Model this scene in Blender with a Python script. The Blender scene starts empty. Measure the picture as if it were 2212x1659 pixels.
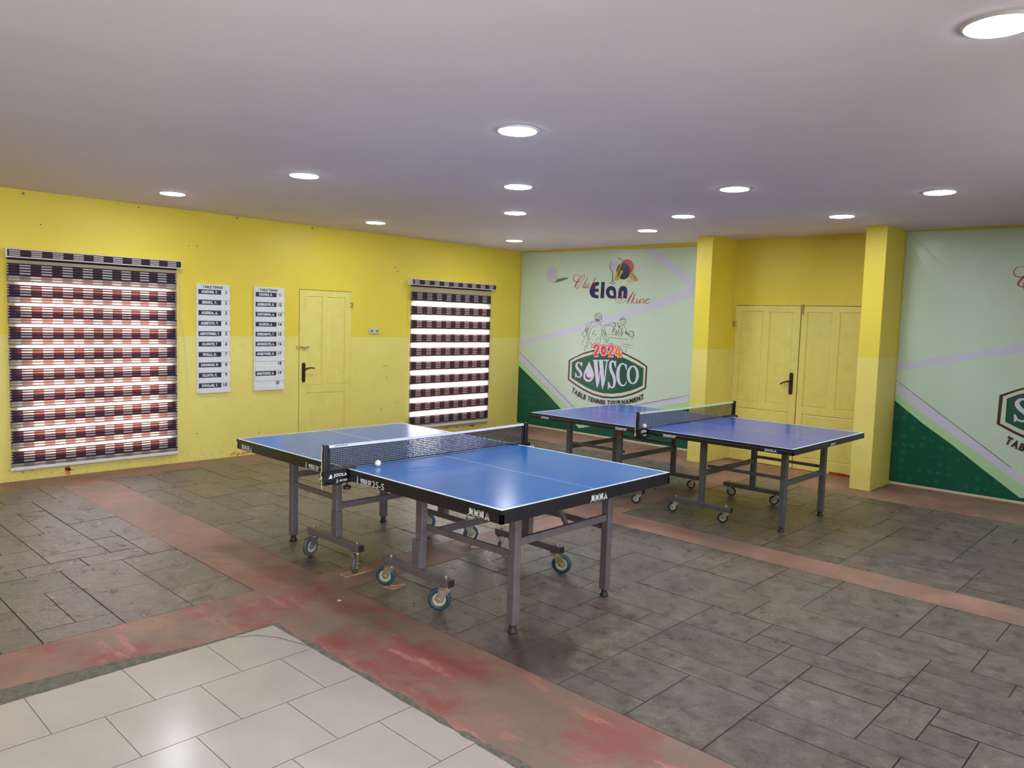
import bpy, bmesh, math, random
from mathutils import Vector, Matrix
from mathutils.geometry import tessellate_polygon
random.seed(7)
sc = bpy.context.scene
COL = sc.collection
PI = math.pi
# ------------------------------------------------------------------ camera
cam_d = bpy.data.cameras.new('camera'); cam = bpy.data.objects.new('camera', cam_d); COL.objects.link(cam)
CP = Vector((8.4186, -8.9727, 1.6936)); YAW, PITCH, ROLL = 2.3315, -0.0842, 0.0300
fw = Vector((math.cos(PITCH)*math.cos(YAW), math.cos(PITCH)*math.sin(YAW), math.sin(PITCH)))
rt = Vector((math.sin(YAW), -math.cos(YAW), 0)); up = rt.cross(fw)
r2 = rt*math.cos(ROLL)+up*math.sin(ROLL); u2 = -rt*math.sin(ROLL)+up*math.cos(ROLL)
M = Matrix((r2, u2, -fw)).transposed().to_4x4(); M.translation = CP
cam.matrix_world = M
cam_d.sensor_fit = 'HORIZONTAL'; cam_d.sensor_width = 36; cam_d.lens = 36*1647.82/2212
cam_d.clip_start = .05; cam_d.clip_end = 100
sc.camera = cam
# ------------------------------------------------------------------ world, daylight, exposure
EXPOSURE = 1.2
LAMP = 52.0          # radiance of the ceiling lamps
DAY = 20.0            # radiance of the daylight behind the blinds
W = bpy.data.worlds.new('world'); sc.world = W; W.use_nodes = True
W.node_tree.nodes['Background'].inputs[0].default_value = (.75, .85, 1, 1)
W.node_tree.nodes['Background'].inputs[1].default_value = 1.0
sc.view_settings.view_transform = 'Standard'; sc.view_settings.look = 'None'
sc.view_settings.exposure = EXPOSURE; sc.view_settings.gamma = 1; sc.view_settings.use_curve_mapping = False
sc.cycles.use_denoising = True
sc.cycles.max_bounces = 10; sc.cycles.diffuse_bounces = 6; sc.cycles.glossy_bounces = 4
sc.cycles.transparent_max_bounces = 12; sc.cycles.caustics_reflective = False; sc.cycles.caustics_refractive = False
sc.cycles.sample_clamp_indirect = 6
SIDE = 9.0         # radiance of the daylight through the unseen windows added in the right wall
WIN = [(-6.96, -5.57, .2, 1.95), (-2.21, -.745, .2, 1.95)]     # y0, y1, z0, z1 of the two window openings
for (y0, y1, z0, z1) in WIN:
    d = bpy.data.lights.new('daylight', 'AREA'); d.shape = 'RECTANGLE'; d.size = z1-z0+.3; d.size_y = y1-y0+.3
    d.energy = DAY*PI*d.size*d.size_y; d.color = (1, .94, .99)
    o = bpy.data.objects.new('daylight', d); COL.objects.link(o)
    o.location = (-.45, (y0+y1)/2, (z0+z1)/2); o.rotation_euler = (0, -PI/2, 0)
WIN_ADDED = [(-11.2, -7.6, .45, 2.35), (-5.4, -3.4, .9, 2.35)]      # unseen windows added in the right wall to brighten left wall and ceiling
for (y0, y1, z0, z1) in WIN_ADDED:
    d = bpy.data.lights.new('daylight', 'AREA'); d.shape = 'RECTANGLE'; d.size = z1-z0+.3; d.size_y = y1-y0+.3
    d.energy = SIDE*(1 if y0 < -8 else .65)*PI*d.size*d.size_y; d.color = (.97, .95, 1)
    o = bpy.data.objects.new('daylight', d); COL.objects.link(o); o.location = (10.6+.45, (y0+y1)/2, (z0+z1)/2); o.rotation_euler = (0, PI/2, 0)
# ------------------------------------------------------------------ materials
def lin(r, g, b):
    f = lambda c: c/12.92 if c <= .04045 else ((c+.055)/1.055)**2.4
    return (f(r/255), f(g/255), f(b/255), 1)
class NT:
    def __init__(s, name):
        s.m = bpy.data.materials.new(name); s.m.use_nodes = True; s.t = s.m.node_tree; s.n = s.t.nodes
        s.b = s.n['Principled BSDF']; s.out = s.n['Material Output']
    def add(s, typ, **kw):
        n = s.n.new(typ)
        for k, v in kw.items():
            if k.startswith('i_'):
                key = k[2:]; key = int(key) if key.isdigit() else key.replace('_', ' ')
                n.inputs[key].default_value = v
            else: setattr(n, k, v)
        return n
    def link(s, a, b): s.t.links.new(a, b)
    def pos(s):
        if not hasattr(s, 'g'): s.g = s.add('ShaderNodeNewGeometry')
        return s.g.outputs['Position']
    def noise(s, scale, detail=4, rough=.55, stretch=None, dist=0, off=(0,0,0)):
        n = s.add('ShaderNodeTexNoise'); n.inputs['Scale'].default_value = scale; n.inputs['Detail'].default_value = detail
        n.inputs['Roughness'].default_value = rough; n.inputs['Distortion'].default_value = dist
        mp = s.add('ShaderNodeMapping'); mp.inputs['Location'].default_value = off
        if stretch: mp.inputs['Scale'].default_value = stretch
        s.link(s.pos(), mp.inputs[0]); s.link(mp.outputs[0], n.inputs['Vector'])
        return n.outputs['Fac']
    def ramp(s, fac, stops):
        r = s.add('ShaderNodeValToRGB'); e = r.color_ramp.elements
        while len(e) < len(stops): e.new(.5)
        for k, (p, c) in enumerate(stops): e[k].position = p; e[k].color = c if len(c) == 4 else (*c, 1)
        s.link(fac, r.inputs[0]); return r.outputs[0]
    def val(s, fac, a, b, lo=0, hi=1):
        r = s.add('ShaderNodeMapRange'); r.inputs[1].default_value = lo; r.inputs[2].default_value = hi
        r.inputs[3].default_value = a; r.inputs[4].default_value = b; s.link(fac, r.inputs[0]); return r.outputs[0]
    def mix(s, fac, a, b, mode='MIX'):
        m = s.add('ShaderNodeMix'); m.data_type = 'RGBA'; m.blend_type = mode
        for sock, v in ((m.inputs[0], fac), (m.inputs[6], a), (m.inputs[7], b)):
            if isinstance(v, (int, float)): sock.default_value = v
            elif isinstance(v, tuple): sock.default_value = v
            else: s.link(v, sock)
        return m.outputs[2]
    def bump(s, h, strength=.3, dist=.01, prev=None):
        b = s.add('ShaderNodeBump'); b.inputs['Strength'].default_value = strength; b.inputs['Distance'].default_value = dist
        s.link(h, b.inputs['Height'])
        if prev: s.link(prev, b.inputs['Normal'])
        return b.outputs[0]
    def set(s, **kw):
        names = dict(col='Base Color', rough='Roughness', metal='Metallic', nrm='Normal', spec='Specular IOR Level', coat='Coat Weight', emit='Emission Color', estr='Emission Strength')
        for k, v in kw.items():
            i = s.b.inputs[names[k]]
            if isinstance(v, (int, float, tuple)): i.default_value = v
            else: s.link(v, i)
        return s.m
MAT = {}
def plain(name, col, rough=.5, metal=0, spec=.5, grain=.12, scale=30, coat=0):
    if name in MAT: return MAT[name]
    t = NT(name)
    f = t.noise(scale, 3)
    dk = tuple(c*(1-grain) for c in col[:3])+(1,); lt = tuple(min(1, c*(1+grain)) for c in col[:3])+(1,)
    MAT[name] = t.set(col=t.ramp(f, [(.3, dk), (.7, lt)]), rough=t.val(f, max(.03, rough-.05), rough+.05), metal=metal, spec=spec, coat=coat)
    return MAT[name]
def wall_paint():
    t = NT('yellow wall paint'); sep = t.add('ShaderNodeSeparateXYZ'); t.link(t.pos(), sep.inputs[0])
    zz = t.val(t.noise(3, 2), -.012, .012)
    ad = t.add('ShaderNodeMath', operation='ADD'); t.link(sep.outputs[2], ad.inputs[0]); t.link(zz, ad.inputs[1])
    dado = t.val(ad.outputs[0], 0, 1, 1.398, 1.412)
    n1 = t.noise(1.3, 5, .6); n2 = t.noise(9, 5, .6)
    upper = t.ramp(n1, [(.3, UPPER_A), (.7, UPPER_B)])
    lower = t.ramp(n1, [(.3, LOWER_A), (.7, LOWER_B)])
    dirt = t.ramp(n2, [(.58, (1, 1, 1)), (.8, (.88, .85, .78))])
    lower = t.mix(.8, lower, dirt, 'MULTIPLY')
    # scuffs and grime gather on the lowest hand's breadth of the wall
    low = t.val(sep.outputs[2], 1, 0, 0, .22); sp = t.noise(22, 4, .7)
    gr = t.add('ShaderNodeMath', operation='MULTIPLY'); t.link(low, gr.inputs[0]); t.link(t.val(sp, 0, .55, .5, .75), gr.inputs[1])
    lower = t.mix(gr.outputs[0], lower, (.32, .25, .10, 1))
    c = t.mix(dado, lower, upper)
    b = t.bump(t.noise(60, 3), .12, .004); b = t.bump(t.noise(2.2, 3), .25, .02, b)
    return t.set(col=c, rough=t.val(n2, .42, .55), nrm=b, spec=.4)
UPPER_A, UPPER_B = (.69, .545, .052, 1), (.73, .59, .070, 1)
LOWER_A, LOWER_B = (.70, .60, .150, 1), (.75, .66, .19, 1)
MAT['wall'] = wall_paint()
def door_paint():
    t = NT('yellow door paint'); n2 = t.noise(7, 6, .65); sep = t.add('ShaderNodeSeparateXYZ'); t.link(t.pos(), sep.inputs[0])
    c = t.ramp(n2, [(.28, (.66, .56, .145)), (.5, (.72, .62, .17)), (.8, (.74, .66, .19))])
    fine = t.noise(55, 4, .7); c = t.mix(.35, c, t.ramp(fine, [(.3, (.86, .84, .78)), (.5, (1, 1, 1))]), 'MULTIPLY')
    return t.set(col=c, rough=.45, nrm=t.bump(fine, .1, .002), spec=.4)
MAT['door'] = door_paint()
def ceiling_paint():
    t = NT('ceiling paint'); n = t.noise(1.2, 4)
    return t.set(col=t.ramp(n, [(.3, (.685, .63, .70)), (.7, (.725, .67, .74))]), rough=.8, nrm=t.bump(t.noise(2.0, 4), .15, .03), spec=.2)
MAT['ceiling'] = ceiling_paint()
def stone_mat():
    t = NT('stamped slate concrete')
    at = t.add('ShaderNodeAttribute', attribute_name='stone'); rnd = at.outputs['Fac']
    n1 = t.noise(.9, 5, .6, dist=.3); n2 = t.noise(7.5, 8, .72, dist=.25); n3 = t.noise(45, 6, .75)
    base = t.ramp(n2, [(.30, (.062, .044, .043)), (.43, (.108, .083, .073)), (.56, (.150, .126, .106)), (.74, (.215, .190, .162))])
    tint = t.ramp(n1, [(.35, (.93, .96, 1.02)), (.5, (1.05, 1.0, .92)), (.66, (1.12, 1.02, .82))])
    c = t.mix(1.0, base, tint, 'MULTIPLY'); c = t.mix(1.0, c, (.89, .88, .90, 1), 'MULTIPLY')
    pur = t.noise(3.6, 7, .72, off=(7, 3, 0)); c = t.mix(t.val(pur, 0, .8, .52, .66), c, (.080, .052, .055, 1))
    per = t.ramp(rnd, [(0, (.82, .80, .80)), (.5, (1, 1, 1)), (1, (1.12, 1.11, 1.10))])
    c = t.mix(1.0, c, per, 'MULTIPLY'); fine = t.noise(26, 8, .8); c = t.mix(.8, c, t.ramp(fine, [(.34, (.62, .58, .58)), (.5, (1, .985, 1.01)), (.66, (1.42, 1.40, 1.40))]), 'MULTIPLY')
    pale = t.noise(3.3, 9, .75, off=(1, 9, 0)); c = t.mix(t.val(pale, 0, .55, .60, .74), c, (.29, .265, .225, 1))
    spk = t.noise(150, 2, .5); c = t.mix(t.val(spk, 0, .5, .70, .78), c, (.42, .38, .33, 1))
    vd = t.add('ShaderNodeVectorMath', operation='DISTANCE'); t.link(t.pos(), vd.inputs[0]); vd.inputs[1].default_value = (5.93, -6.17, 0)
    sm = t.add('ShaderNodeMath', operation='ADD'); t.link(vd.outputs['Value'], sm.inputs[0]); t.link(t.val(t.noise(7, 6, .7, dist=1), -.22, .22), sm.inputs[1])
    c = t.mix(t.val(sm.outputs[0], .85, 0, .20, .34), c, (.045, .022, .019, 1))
    h = t.noise(11, 8, .66, dist=.5)
    b = t.bump(h, .9, .022); b = t.bump(n3, .5, .005, b)
    return t.set(col=c, rough=t.val(n2, .22, .42, .3, .7), nrm=b, spec=.85)
MAT['stone'] = stone_mat()
def red_mat():
    t = NT('worn red concrete')
    n1 = t.noise(1.7, 6, .62, dist=.8); n2 = t.noise(7, 6, .7, dist=1); n3 = t.noise(60, 4, .7)
    c = t.ramp(n1, [(.28, (.155, .09, .07)), (.42, (.215, .11, .082)), (.55, (.275, .145, .108)), (.72, (.34, .195, .148))])
    c = t.mix(t.val(t.noise(1.1, 6, .66, off=(3, 8, 0)), 0, .75, .50, .60), c, (.17, .125, .095, 1)); c = t.mix(t.val(n2, 0, .8, .56, .68), c, (.165, .125, .098, 1))
    st = t.noise(2.2, 5, .65, off=(4, 11, 0)); 
    sep = t.add('ShaderNodeSeparateXYZ'); t.link(t.pos(), sep.inputs[0])
    ny_ = t.val(sep.outputs[1], 1, 0, -6.45, -6.1); nm_ = t.add('ShaderNodeMath', operation='MULTIPLY'); t.link(ny_, nm_.inputs[0]); t.link(t.val(sep.outputs[0], .15, 1, 3.4, 4.3), nm_.inputs[1]); near = nm_.outputs[0]          # the strip beside the tiles was painted over again
    mu = t.add('ShaderNodeMath', operation='MULTIPLY'); t.link(near, mu.inputs[0]); t.link(t.val(st, 0, .8, .47, .58), mu.inputs[1])
    c = t.mix(mu.outputs[0], c, (.235, .052, .048, 1))
    st2 = t.noise(1.5, 7, .7, stretch=(1, 3.2, 1), off=(2, 5, 0)); mu2 = t.add('ShaderNodeMath', operation='MULTIPLY'); t.link(near, mu2.inputs[0]); t.link(t.val(st2, 0, .9, .57, .63), mu2.inputs[1])
    c = t.mix(mu2.outputs[0], c, (.38, .155, .12, 1))
    c = t.mix(t.val(t.noise(160, 2), 0, .5, .70, .78), c, (.5, .4, .33, 1))
    return t.set(col=c, rough=t.val(n2, .42, .62), nrm=t.bump(n3, .3, .004, t.bump(n2, .3, .008)), spec=.45)
MAT['red'] = red_mat()
MAT['joint'] = plain('floor joint', (.055, .042, .036, 1), .8, scale=40, grain=.3)
def cement_mat():
    t = NT('rough cement edge'); n = t.noise(30, 5, .7)
    return t.set(col=t.ramp(n, [(.3, (.055, .06, .042)), (.5, (.12, .11, .085)), (.75, (.20, .17, .14))]), rough=.85, nrm=t.bump(n, .6, .006))
MAT['cement'] = cement_mat()
def tile_mat():
    t = NT('cream floor tile'); n = t.noise(2.5, 5, .6); n2 = t.noise(80, 3)
    return t.set(col=t.ramp(n, [(.3, (.38, .335, .305)), (.7, (.43, .385, .35))]), rough=t.val(n, .17, .26), nrm=t.bump(t.noise(6, 2), .05, .01), spec=.38)
MAT['tile'] = tile_mat()
MAT['grout'] = plain('tile grout', (.23, .19, .155, 1), .8)
# ------------------------------------------------------------------ mesh builder
ORG = {}
class MB:
    def __init__(s): s.v = []; s.f = []; s.mi = []; s.sm = []
    def raw(s, vs, fs, mi=0, smooth=False):
        k = len(s.v); s.v += [tuple(v) for v in vs]
        for f in fs: s.f.append([i+k for i in f]); s.mi.append(mi); s.sm.append(smooth)
        return s
    def quad(s, a, b, c, d, mi=0): return s.raw([a, b, c, d], [(0, 1, 2, 3)], mi)
    def box(s, lo, hi, mi=0, bev=0, rot=None):
        """axis aligned box lo..hi; bev chamfers every edge; rot = (matrix3, pivot)"""
        lo = Vector(lo); hi = Vector(hi)
        if bev <= 0:
            vs = [(x, y, z) for x in (lo.x, hi.x) for y in (lo.y, hi.y) for z in (lo.z, hi.z)]
            fs = [(0, 1, 3, 2), (4, 6, 7, 5), (0, 4, 5, 1), (2, 3, 7, 6), (0, 2, 6, 4), (1, 5, 7, 3)]
        else:
            bm = bmesh.new(); bmesh.ops.create_cube(bm, size=1)
            for v in bm.verts: v.co = Vector([lo[i]+(v.co[i]+.5)*(hi[i]-lo[i]) for i in range(3)])
            bmesh.ops.bevel(bm, geom=list(bm.edges), offset=bev, segments=2, affect='EDGES', profile=.5)
            bm.verts.index_update(); vs = [v.co.copy() for v in bm.verts]; fs = [[v.index for v in f.verts] for f in bm.faces]; bm.free()
        if rot: vs = [rot[0] @ (Vector(v)-Vector(rot[1])) + Vector(rot[1]) for v in vs]
        return s.raw(vs, fs, mi)
    def cyl(s, p0, p1, r0, r1=None, n=16, mi=0, caps=True, smooth=True):
        p0 = Vector(p0); p1 = Vector(p1); r1 = r0 if r1 is None else r1
        ax = (p1-p0).normalized(); a = ax.orthogonal().normalized(); b = ax.cross(a)
        vs = []
        for p, r in ((p0, r0), (p1, r1)):
            vs += [p+(a*math.cos(2*PI*i/n)+b*math.sin(2*PI*i/n))*r for i in range(n)]
        s.raw(vs, [(i, (i+1) % n, n+(i+1) % n, n+i) for i in range(n)], mi, smooth)
        if caps: s.raw(vs, [tuple(range(n-1, -1, -1)), tuple(range(n, 2*n))], mi)
        return s
    def lathe(s, o, ax, prof, n=24, mi=0, smooth=True):
        """profile [(r, h)...] turned about axis ax through o"""
        o = Vector(o); ax = Vector(ax).normalized(); a = ax.orthogonal().normalized(); b = ax.cross(a); vs = []
        for r, h in prof: vs += [o+ax*h+(a*math.cos(2*PI*i/n)+b*math.sin(2*PI*i/n))*r for i in range(n)]
        fs = [(k*n+i, k*n+(i+1) % n, (k+1)*n+(i+1) % n, (k+1)*n+i) for k in range(len(prof)-1) for i in range(n)]
        return s.raw(vs, fs, mi, smooth)
    def tube(s, pts, r, n=8, mi=0):
        for a, b in zip(pts[:-1], pts[1:]): s.cyl(a, b, r, n=n, mi=mi)
        for p in pts[1:-1]: s.ball(p, r, 6, mi)
        return s
    def ball(s, c, r, n=12, mi=0, squash=1):
        bm = bmesh.new(); bmesh.ops.create_uvsphere(bm, u_segments=2*n, v_segments=n, radius=r)
        bm.verts.index_update(); vs = [(c[0]+v.co.x, c[1]+v.co.y, c[2]+v.co.z*squash) for v in bm.verts]; fs = [[v.index for v in f.verts] for f in bm.faces]; bm.free()
        return s.raw(vs, fs, mi, True)
    def prism(s, poly, o, u, v, d, mi=0):
        """2D polygon (may be concave) on plane o,u,v extruded by vector d"""
        o = Vector(o); u = Vector(u); v = Vector(v); d = Vector(d)
        A = [o+u*p[0]+v*p[1] for p in poly]; n = len(A)
        tri = tessellate_polygon([[Vector((p[0], p[1], 0)) for p in poly]])
        s.raw(A+[p+d for p in A], [tuple(t) for t in tri]+[tuple(n+i for i in reversed(t)) for t in tri]+[(i, (i+1) % n, n+(i+1) % n, n+i) for i in range(n)], mi)
        return s
    def build(s, name, mats, parent=None, origin=None):
        mats = mats if isinstance(mats, (list, tuple)) else [mats]
        mats = [MAT[m] if isinstance(m, str) else m for m in mats]
        me = bpy.data.meshes.new(name)
        if parent is not None: og = ORG[parent.name]
        elif origin is not None: og = Vector(origin)
        else: og = Vector((0, 0, 0))
        me.from_pydata([Vector(v)-og for v in s.v], [], s.f)
        for m in mats: me.materials.append(m)
        me.polygons.foreach_set('material_index', s.mi); me.polygons.foreach_set('use_smooth', s.sm)
        bm = bmesh.new(); bm.from_mesh(me)
        if not getattr(s, 'keep', False): bmesh.ops.recalc_face_normals(bm, faces=bm.faces)
        bm.to_mesh(me); bm.free(); me.update()
        o = bpy.data.objects.new(name, me); COL.objects.link(o)
        if parent is not None: o.parent = parent
        else: o.location = og
        ORG[o.name] = og
        return o
def tag(o, label, cat, group=None):
    o['label'] = label; o['category'] = cat
    if group: o['group'] = group
    return o
def thing(name, label, cat, loc, group=None):
    o = bpy.data.objects.new(name, None); COL.objects.link(o); o.location = loc; o.empty_display_size = .1
    ORG[o.name] = Vector(loc); return tag(o, label, cat, group)
def struct(o): o['kind'] = 'structure'; return o
# ------------------------------------------------------------------ lettering
_TX = {}
def glyphs(txt, bold=.03):
    key = (txt, bold)
    if key in _TX: return _TX[key]
    cu = bpy.data.curves.new('t', 'FONT'); cu.body = txt; cu.size = 1; cu.offset = bold; cu.resolution_u = 3; cu.fill_mode = 'FRONT'
    cu.space_character = 1+bold*2.2
    o = bpy.data.objects.new('t', cu); COL.objects.link(o)
    dg = bpy.context.evaluated_depsgraph_get(); dg.update(); ev = o.evaluated_get(dg); me = ev.to_mesh()
    V = [(v.co.x, v.co.y) for v in me.vertices]; F = [list(p.vertices) for p in me.polygons]; ev.to_mesh_clear()
    bpy.data.objects.remove(o); bpy.data.curves.remove(cu)
    x0 = min(v[0] for v in V); x1 = max(v[0] for v in V); y0 = min(v[1] for v in V); y1 = max(v[1] for v in V)
    V = [((x-x0)/(x1-x0), (y-y0)/(y1-y0)) for x, y in V]
    _TX[key] = (V, F); return V, F
def write(mb, txt, o, u, v, bold=.03, mi=0, shear=0):
    """letters fitted to the parallelogram o, o+u, o+v"""
    V, F = glyphs(txt, bold); o = Vector(o); u = Vector(u); v = Vector(v)
    mb.raw([o+u*(x+shear*y)+v*y for x, y in V], F, mi); mb.keep = True; return mb
def strip2(mb, pts, w, o, u, v, mi=0, closed=False):
    """flat stroke of width w along 2D points"""
    n = len(pts); L = []; R = []
    for i in range(n):
        a = Vector(pts[(i-1) % n] if closed or i else pts[i]); b = Vector(pts[(i+1) % n] if closed or i < n-1 else pts[i]); t = (b-a).normalized(); m = Vector((-t.y, t.x))*w/2
        p = Vector(pts[i]); L.append(p+m); R.append(p-m)
    o = Vector(o); u = Vector(u); v = Vector(v); vs = [o+u*q.x+v*q.y for p in zip(L, R) for q in p]
    mb.raw(vs, [(2*i, 2*i+1, (2*i+3) % (2*n), (2*i+2) % (2*n)) for i in range(n if closed else n-1)], mi); mb.keep = True
def inline_logo(mb, o, u, v, mi=0):
    """the five letters J O O L A drawn with double lines, fitted to the box o,u,v"""
    o = Vector(o); u = Vector(u); v = Vector(v); S = lambda p, w, c=False: strip2(mb, p, w, o, u, v, mi, c)
    ring = lambda cx, rx, ry: [(cx+rx*math.cos(2*PI*i/20), .5+ry*math.sin(2*PI*i/20)) for i in range(20)]
    for d in (0, .052):
        S([(.085+d, 1), (.085+d, .26), (.06+d*.8, .10+.1*(d > 0)), (-.015+d*.6, .03+.1*(d > 0))], .036)
    for cx in (.27, .51):
        S(ring(cx, .105, .47), .036, True); S(ring(cx, .055, .25), .03, True)
    for d in (0, .052): S([(.66+d, 1), (.66+d, .05+.14*(d > 0)), (.79, .05+.14*(d > 0))], .034)
    S([(.80, 0), (.885, 1), (.98, 0)], .036); S([(.85, .0), (.893, .55), (.935, .0)], .03); S([(.85, .22), (.935, .22)], .03)

# ------------------------------------------------------------------ the room
XR, YF, H = 10.6, -12.2, 2.776
def wall_with_holes(name, P, a0, a1, holes, back, mat='wall'):
    """P(a, z, depth) -> point; holes = (a0, a1, z0, z1); back = wall thickness"""
    m = MB(); A = sorted({a0, a1, *[h[0] for h in holes], *[h[1] for h in holes]}); Z = sorted({0, H, *[h[2] for h in holes], *[h[3] for h in holes]})
    for i in range(len(A)-1):
        for k in range(len(Z)-1):
            ca = (A[i]+A[i+1])/2; cz = (Z[k]+Z[k+1])/2
            if any(h[0] < ca < h[1] and h[2] < cz < h[3] for h in holes): continue
            for d in (0, back): m.quad(P(A[i], Z[k], d), P(A[i+1], Z[k], d), P(A[i+1], Z[k+1], d), P(A[i], Z[k+1], d))
    for h in holes:
        for (p, q) in (((h[0], h[2]), (h[0], h[3])), ((h[1], h[2]), (h[1], h[3])), ((h[0], h[3]), (h[1], h[3])), ((h[0], h[2]), (h[1], h[2]))):
            m.quad(P(*p, 0), P(*q, 0), P(*q, back), P(*p, back))
    m.keep = False
    return struct(m.build(name, mat))
D1 = (-3.97, -3.205, 0, 1.99)            # single door in the left wall: y0, y1, z0, z1
D2 = (3.755, 5.47, 0, 1.962)             # double door in the far wall: x0, x1, z0, z1
wl = wall_with_holes('wall_left', lambda a, z, d: (-d, a, z), YF, 0, [*WIN, D1], .2)
wb = wall_with_holes('wall_back', lambda a, z, d: (a, d, z), 0, XR, [D2], .2)
wall_with_holes('wall_right', lambda a, z, d: (XR+d, a, z), YF, 0, WIN_ADDED, .2)
struct(MB().box((-.2, YF-.2, 0), (XR+.2, YF, H)).build('wall_front', 'wall'))
struct(MB().box((-.2, YF-.2, H), (XR+.2, .2, H+.12)).build('ceiling', 'ceiling'))
for (x0, x1) in ((3.515, 3.725), (5.495, 5.705)):
    o = struct(MB().box((x0, -.61, 0), (x1, 0, H), bev=.004).build('column', 'wall'))
# paint splashes, chips and nails on the walls
MAT['redpaint'] = plain('red paint', (.36, .035, .022, 1), .5, grain=.25)
MAT['darkchip'] = plain('bare chip', (.10, .06, .035, 1), .8)
MAT['nail'] = plain('old nail', (.30, .24, .18, 1), .5, .4)
rnd = random.Random(3)
def blob(m, cy, cz, ry, rz, P, n=16, jag=.3):
    pts = [(cy+ry*math.cos(2*PI*i/n)*(1+rnd.uniform(-jag, jag)), cz+rz*math.sin(2*PI*i/n)*(1+rnd.uniform(-jag, jag))) for i in range(n)]
    tri = tessellate_polygon([[Vector((p[0], p[1], 0)) for p in pts]]); m.raw([P(*p) for p in pts], [tuple(t) for t in tri])
L = lambda a, z: (.0012, a, z)
m = MB(); m.keep = True
blob(m, -6.56, .072, .026, .026, L)
for k, (dy, zz) in enumerate(((-.024, .012), (-.010, .004), (.004, .004), (.014, .016))): m.quad(L(-6.56+dy, .07), L(-6.56+dy+.010, .07), L(-6.56+dy+.007, zz), L(-6.56+dy+.002, zz))
m.quad(L(-6.55, .062), L(-6.50, .053), L(-6.50, .049), L(-6.55, .050))
m.build('paint_splash', 'redpaint', wl)
m = MB(); m.keep = True
for k in range(10):
    y = -4.86+k*.03+rnd.uniform(-.008, .008); z = rnd.uniform(.004, .022); m.quad(L(y, z), L(y+.012, z), L(y+.045, z+.028), L(y+.035, z+.032))
for y in (-1.56, -1.50, -1.30, -1.05, -.98): blob(m, y, .068+rnd.uniform(-.03, .02), .04*rnd.uniform(.5, 1), .016, L, jag=.6)
m.build('paint_splash', 'redpaint', wl)
B_ = lambda a, z: (a, -.0012, z)
m = MB(); m.keep = True
pts = [(5.05, .0), (5.05, .035), (5.14, .033), (5.22, .036), (5.27, .028), (5.33, .04), (5.40, .018), (5.47, .03), (5.47, 0)]
tri = tessellate_polygon([[Vector((p[0], p[1], 0)) for p in pts]]); m.raw([(p[0], -.0125, p[1]) for p in pts], [tuple(t) for t in tri])
m.build('paint_splash', 'redpaint', wb)
m = MB(); m.keep = True
for (y, z) in ((-6.752, 2.467), (-5.326, 2.393), (-5.239, 2.396), (-2.494, 2.353), (-2.47, 2.304), (-2.51, 2.352), (-.696, 2.393), (-5.851, 2.742), (-2.62, .85), (-4.5, .25), (-6.87, .09), (-6.95, .085), (-5.25, .31), (-2.7, .42), (-2.45, .5)): blob(m, y, z, .007, .007, L, 8, .4)
m.quad(L(-2.69, 1.012), L(-2.61, 1.018), L(-2.60, 1.014), L(-2.69, 1.007))
m.build('chip', 'darkchip', wl)
for (y, z) in ((-6.893, 2.741), (-4.771, 2.755), (-3.796, 2.745)): MB().cyl((0, y, z), (.012, y, z), .011, n=10).ball((.012, y, z), .007, 5).build('nail', 'nail', wl)
# ------------------------------------------------------------------ floor: slate panels in a grid of red bands, tiles in one corner
m = MB(); stone_id = {}
RED, STN, JNT, TIL, GRT, CEM = range(6)
def rect(x0, x1, y0, y1, mi, z=0): m.quad((x0, y0, z), (x1, y0, z), (x1, y1, z), (x0, y1, z), mi)
XB = [0, .4, 4.19, 4.53, 8.33, 8.67, XR]; YB = [YF, -6.75, -6.31, -3.76, -3.42, -.95, 0]
TX, TY = 4.73, -6.92
def slate(x0, x1, y0, y1, seed):
    r = random.Random(seed); nx = max(1, round((x1-x0)/.188)); ny = max(1, round((y1-y0)/.188)); ux = (x1-x0)/nx; uy = (y1-y0)/ny
    gx = [x0]+[x0+ux*i+r.uniform(-.016, .016) for i in range(1, nx)]+[x1]; gy = [y0]+[y0+uy*i+r.uniform(-.016, .016) for i in range(1, ny)]+[y1]
    used = [[False]*ny for _ in range(nx)]
    sizes = [(3, 2)]*4+[(2, 2)]*4+[(3, 1)]*4+[(4, 2)]*2+[(2, 1)]*4+[(1, 1)]*2+[(4, 1)]*2+[(2, 3)]+[(1, 2)]*2+[(5, 2)]
    for j in range(ny):
        for i in range(nx):
            if used[i][j]: continue
            r.shuffle(sizes)
            for (a, b) in sizes+[(1, 1)]:
                if i+a <= nx and j+b <= ny and not any(used[i+p][j+q] for p in range(a) for q in range(b)): break
            for p in range(a):
                for q in range(b): used[i+p][j+q] = True
            X0, X1, Y0, Y1 = gx[i], gx[i+a], gy[j], gy[j+b]; g = .0036; zt = r.uniform(-.0012, .0012); lo = -.006
            top = [(X0+g, Y0+g), (X1-g, Y0+g), (X1-g, Y1-g), (X0+g, Y1-g)]; bot = [(X0, Y0), (X1, Y0), (X1, Y1), (X0, Y1)]
            k = len(m.f); val = r.random()
            m.raw([(x, y, zt) for x, y in top]+[(x, y, lo) for x, y in bot], [(0, 1, 2, 3)], STN)
            m.raw([(x, y, zt) for x, y in top]+[(x, y, lo) for x, y in bot], [(q, 4+q, 4+(q+1) % 4, (q+1) % 4) for q in range(4)], JNT)
            stone_id[k] = val
for i in range(6):
    for j in range(6):
        x0, x1, y0, y1 = XB[i], XB[i+1], YB[j], YB[j+1]
        if j == 0 and x1 > 4.2: continue
        (slate if i in (1, 3, 5) and j in (0, 2, 4) else lambda *a: rect(*a[:4], RED))(x0, x1, y0, y1, i*7+j)
rect(4.19, TX, YF, -6.75, RED); rect(TX, XR, TY, -6.75, RED)
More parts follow.
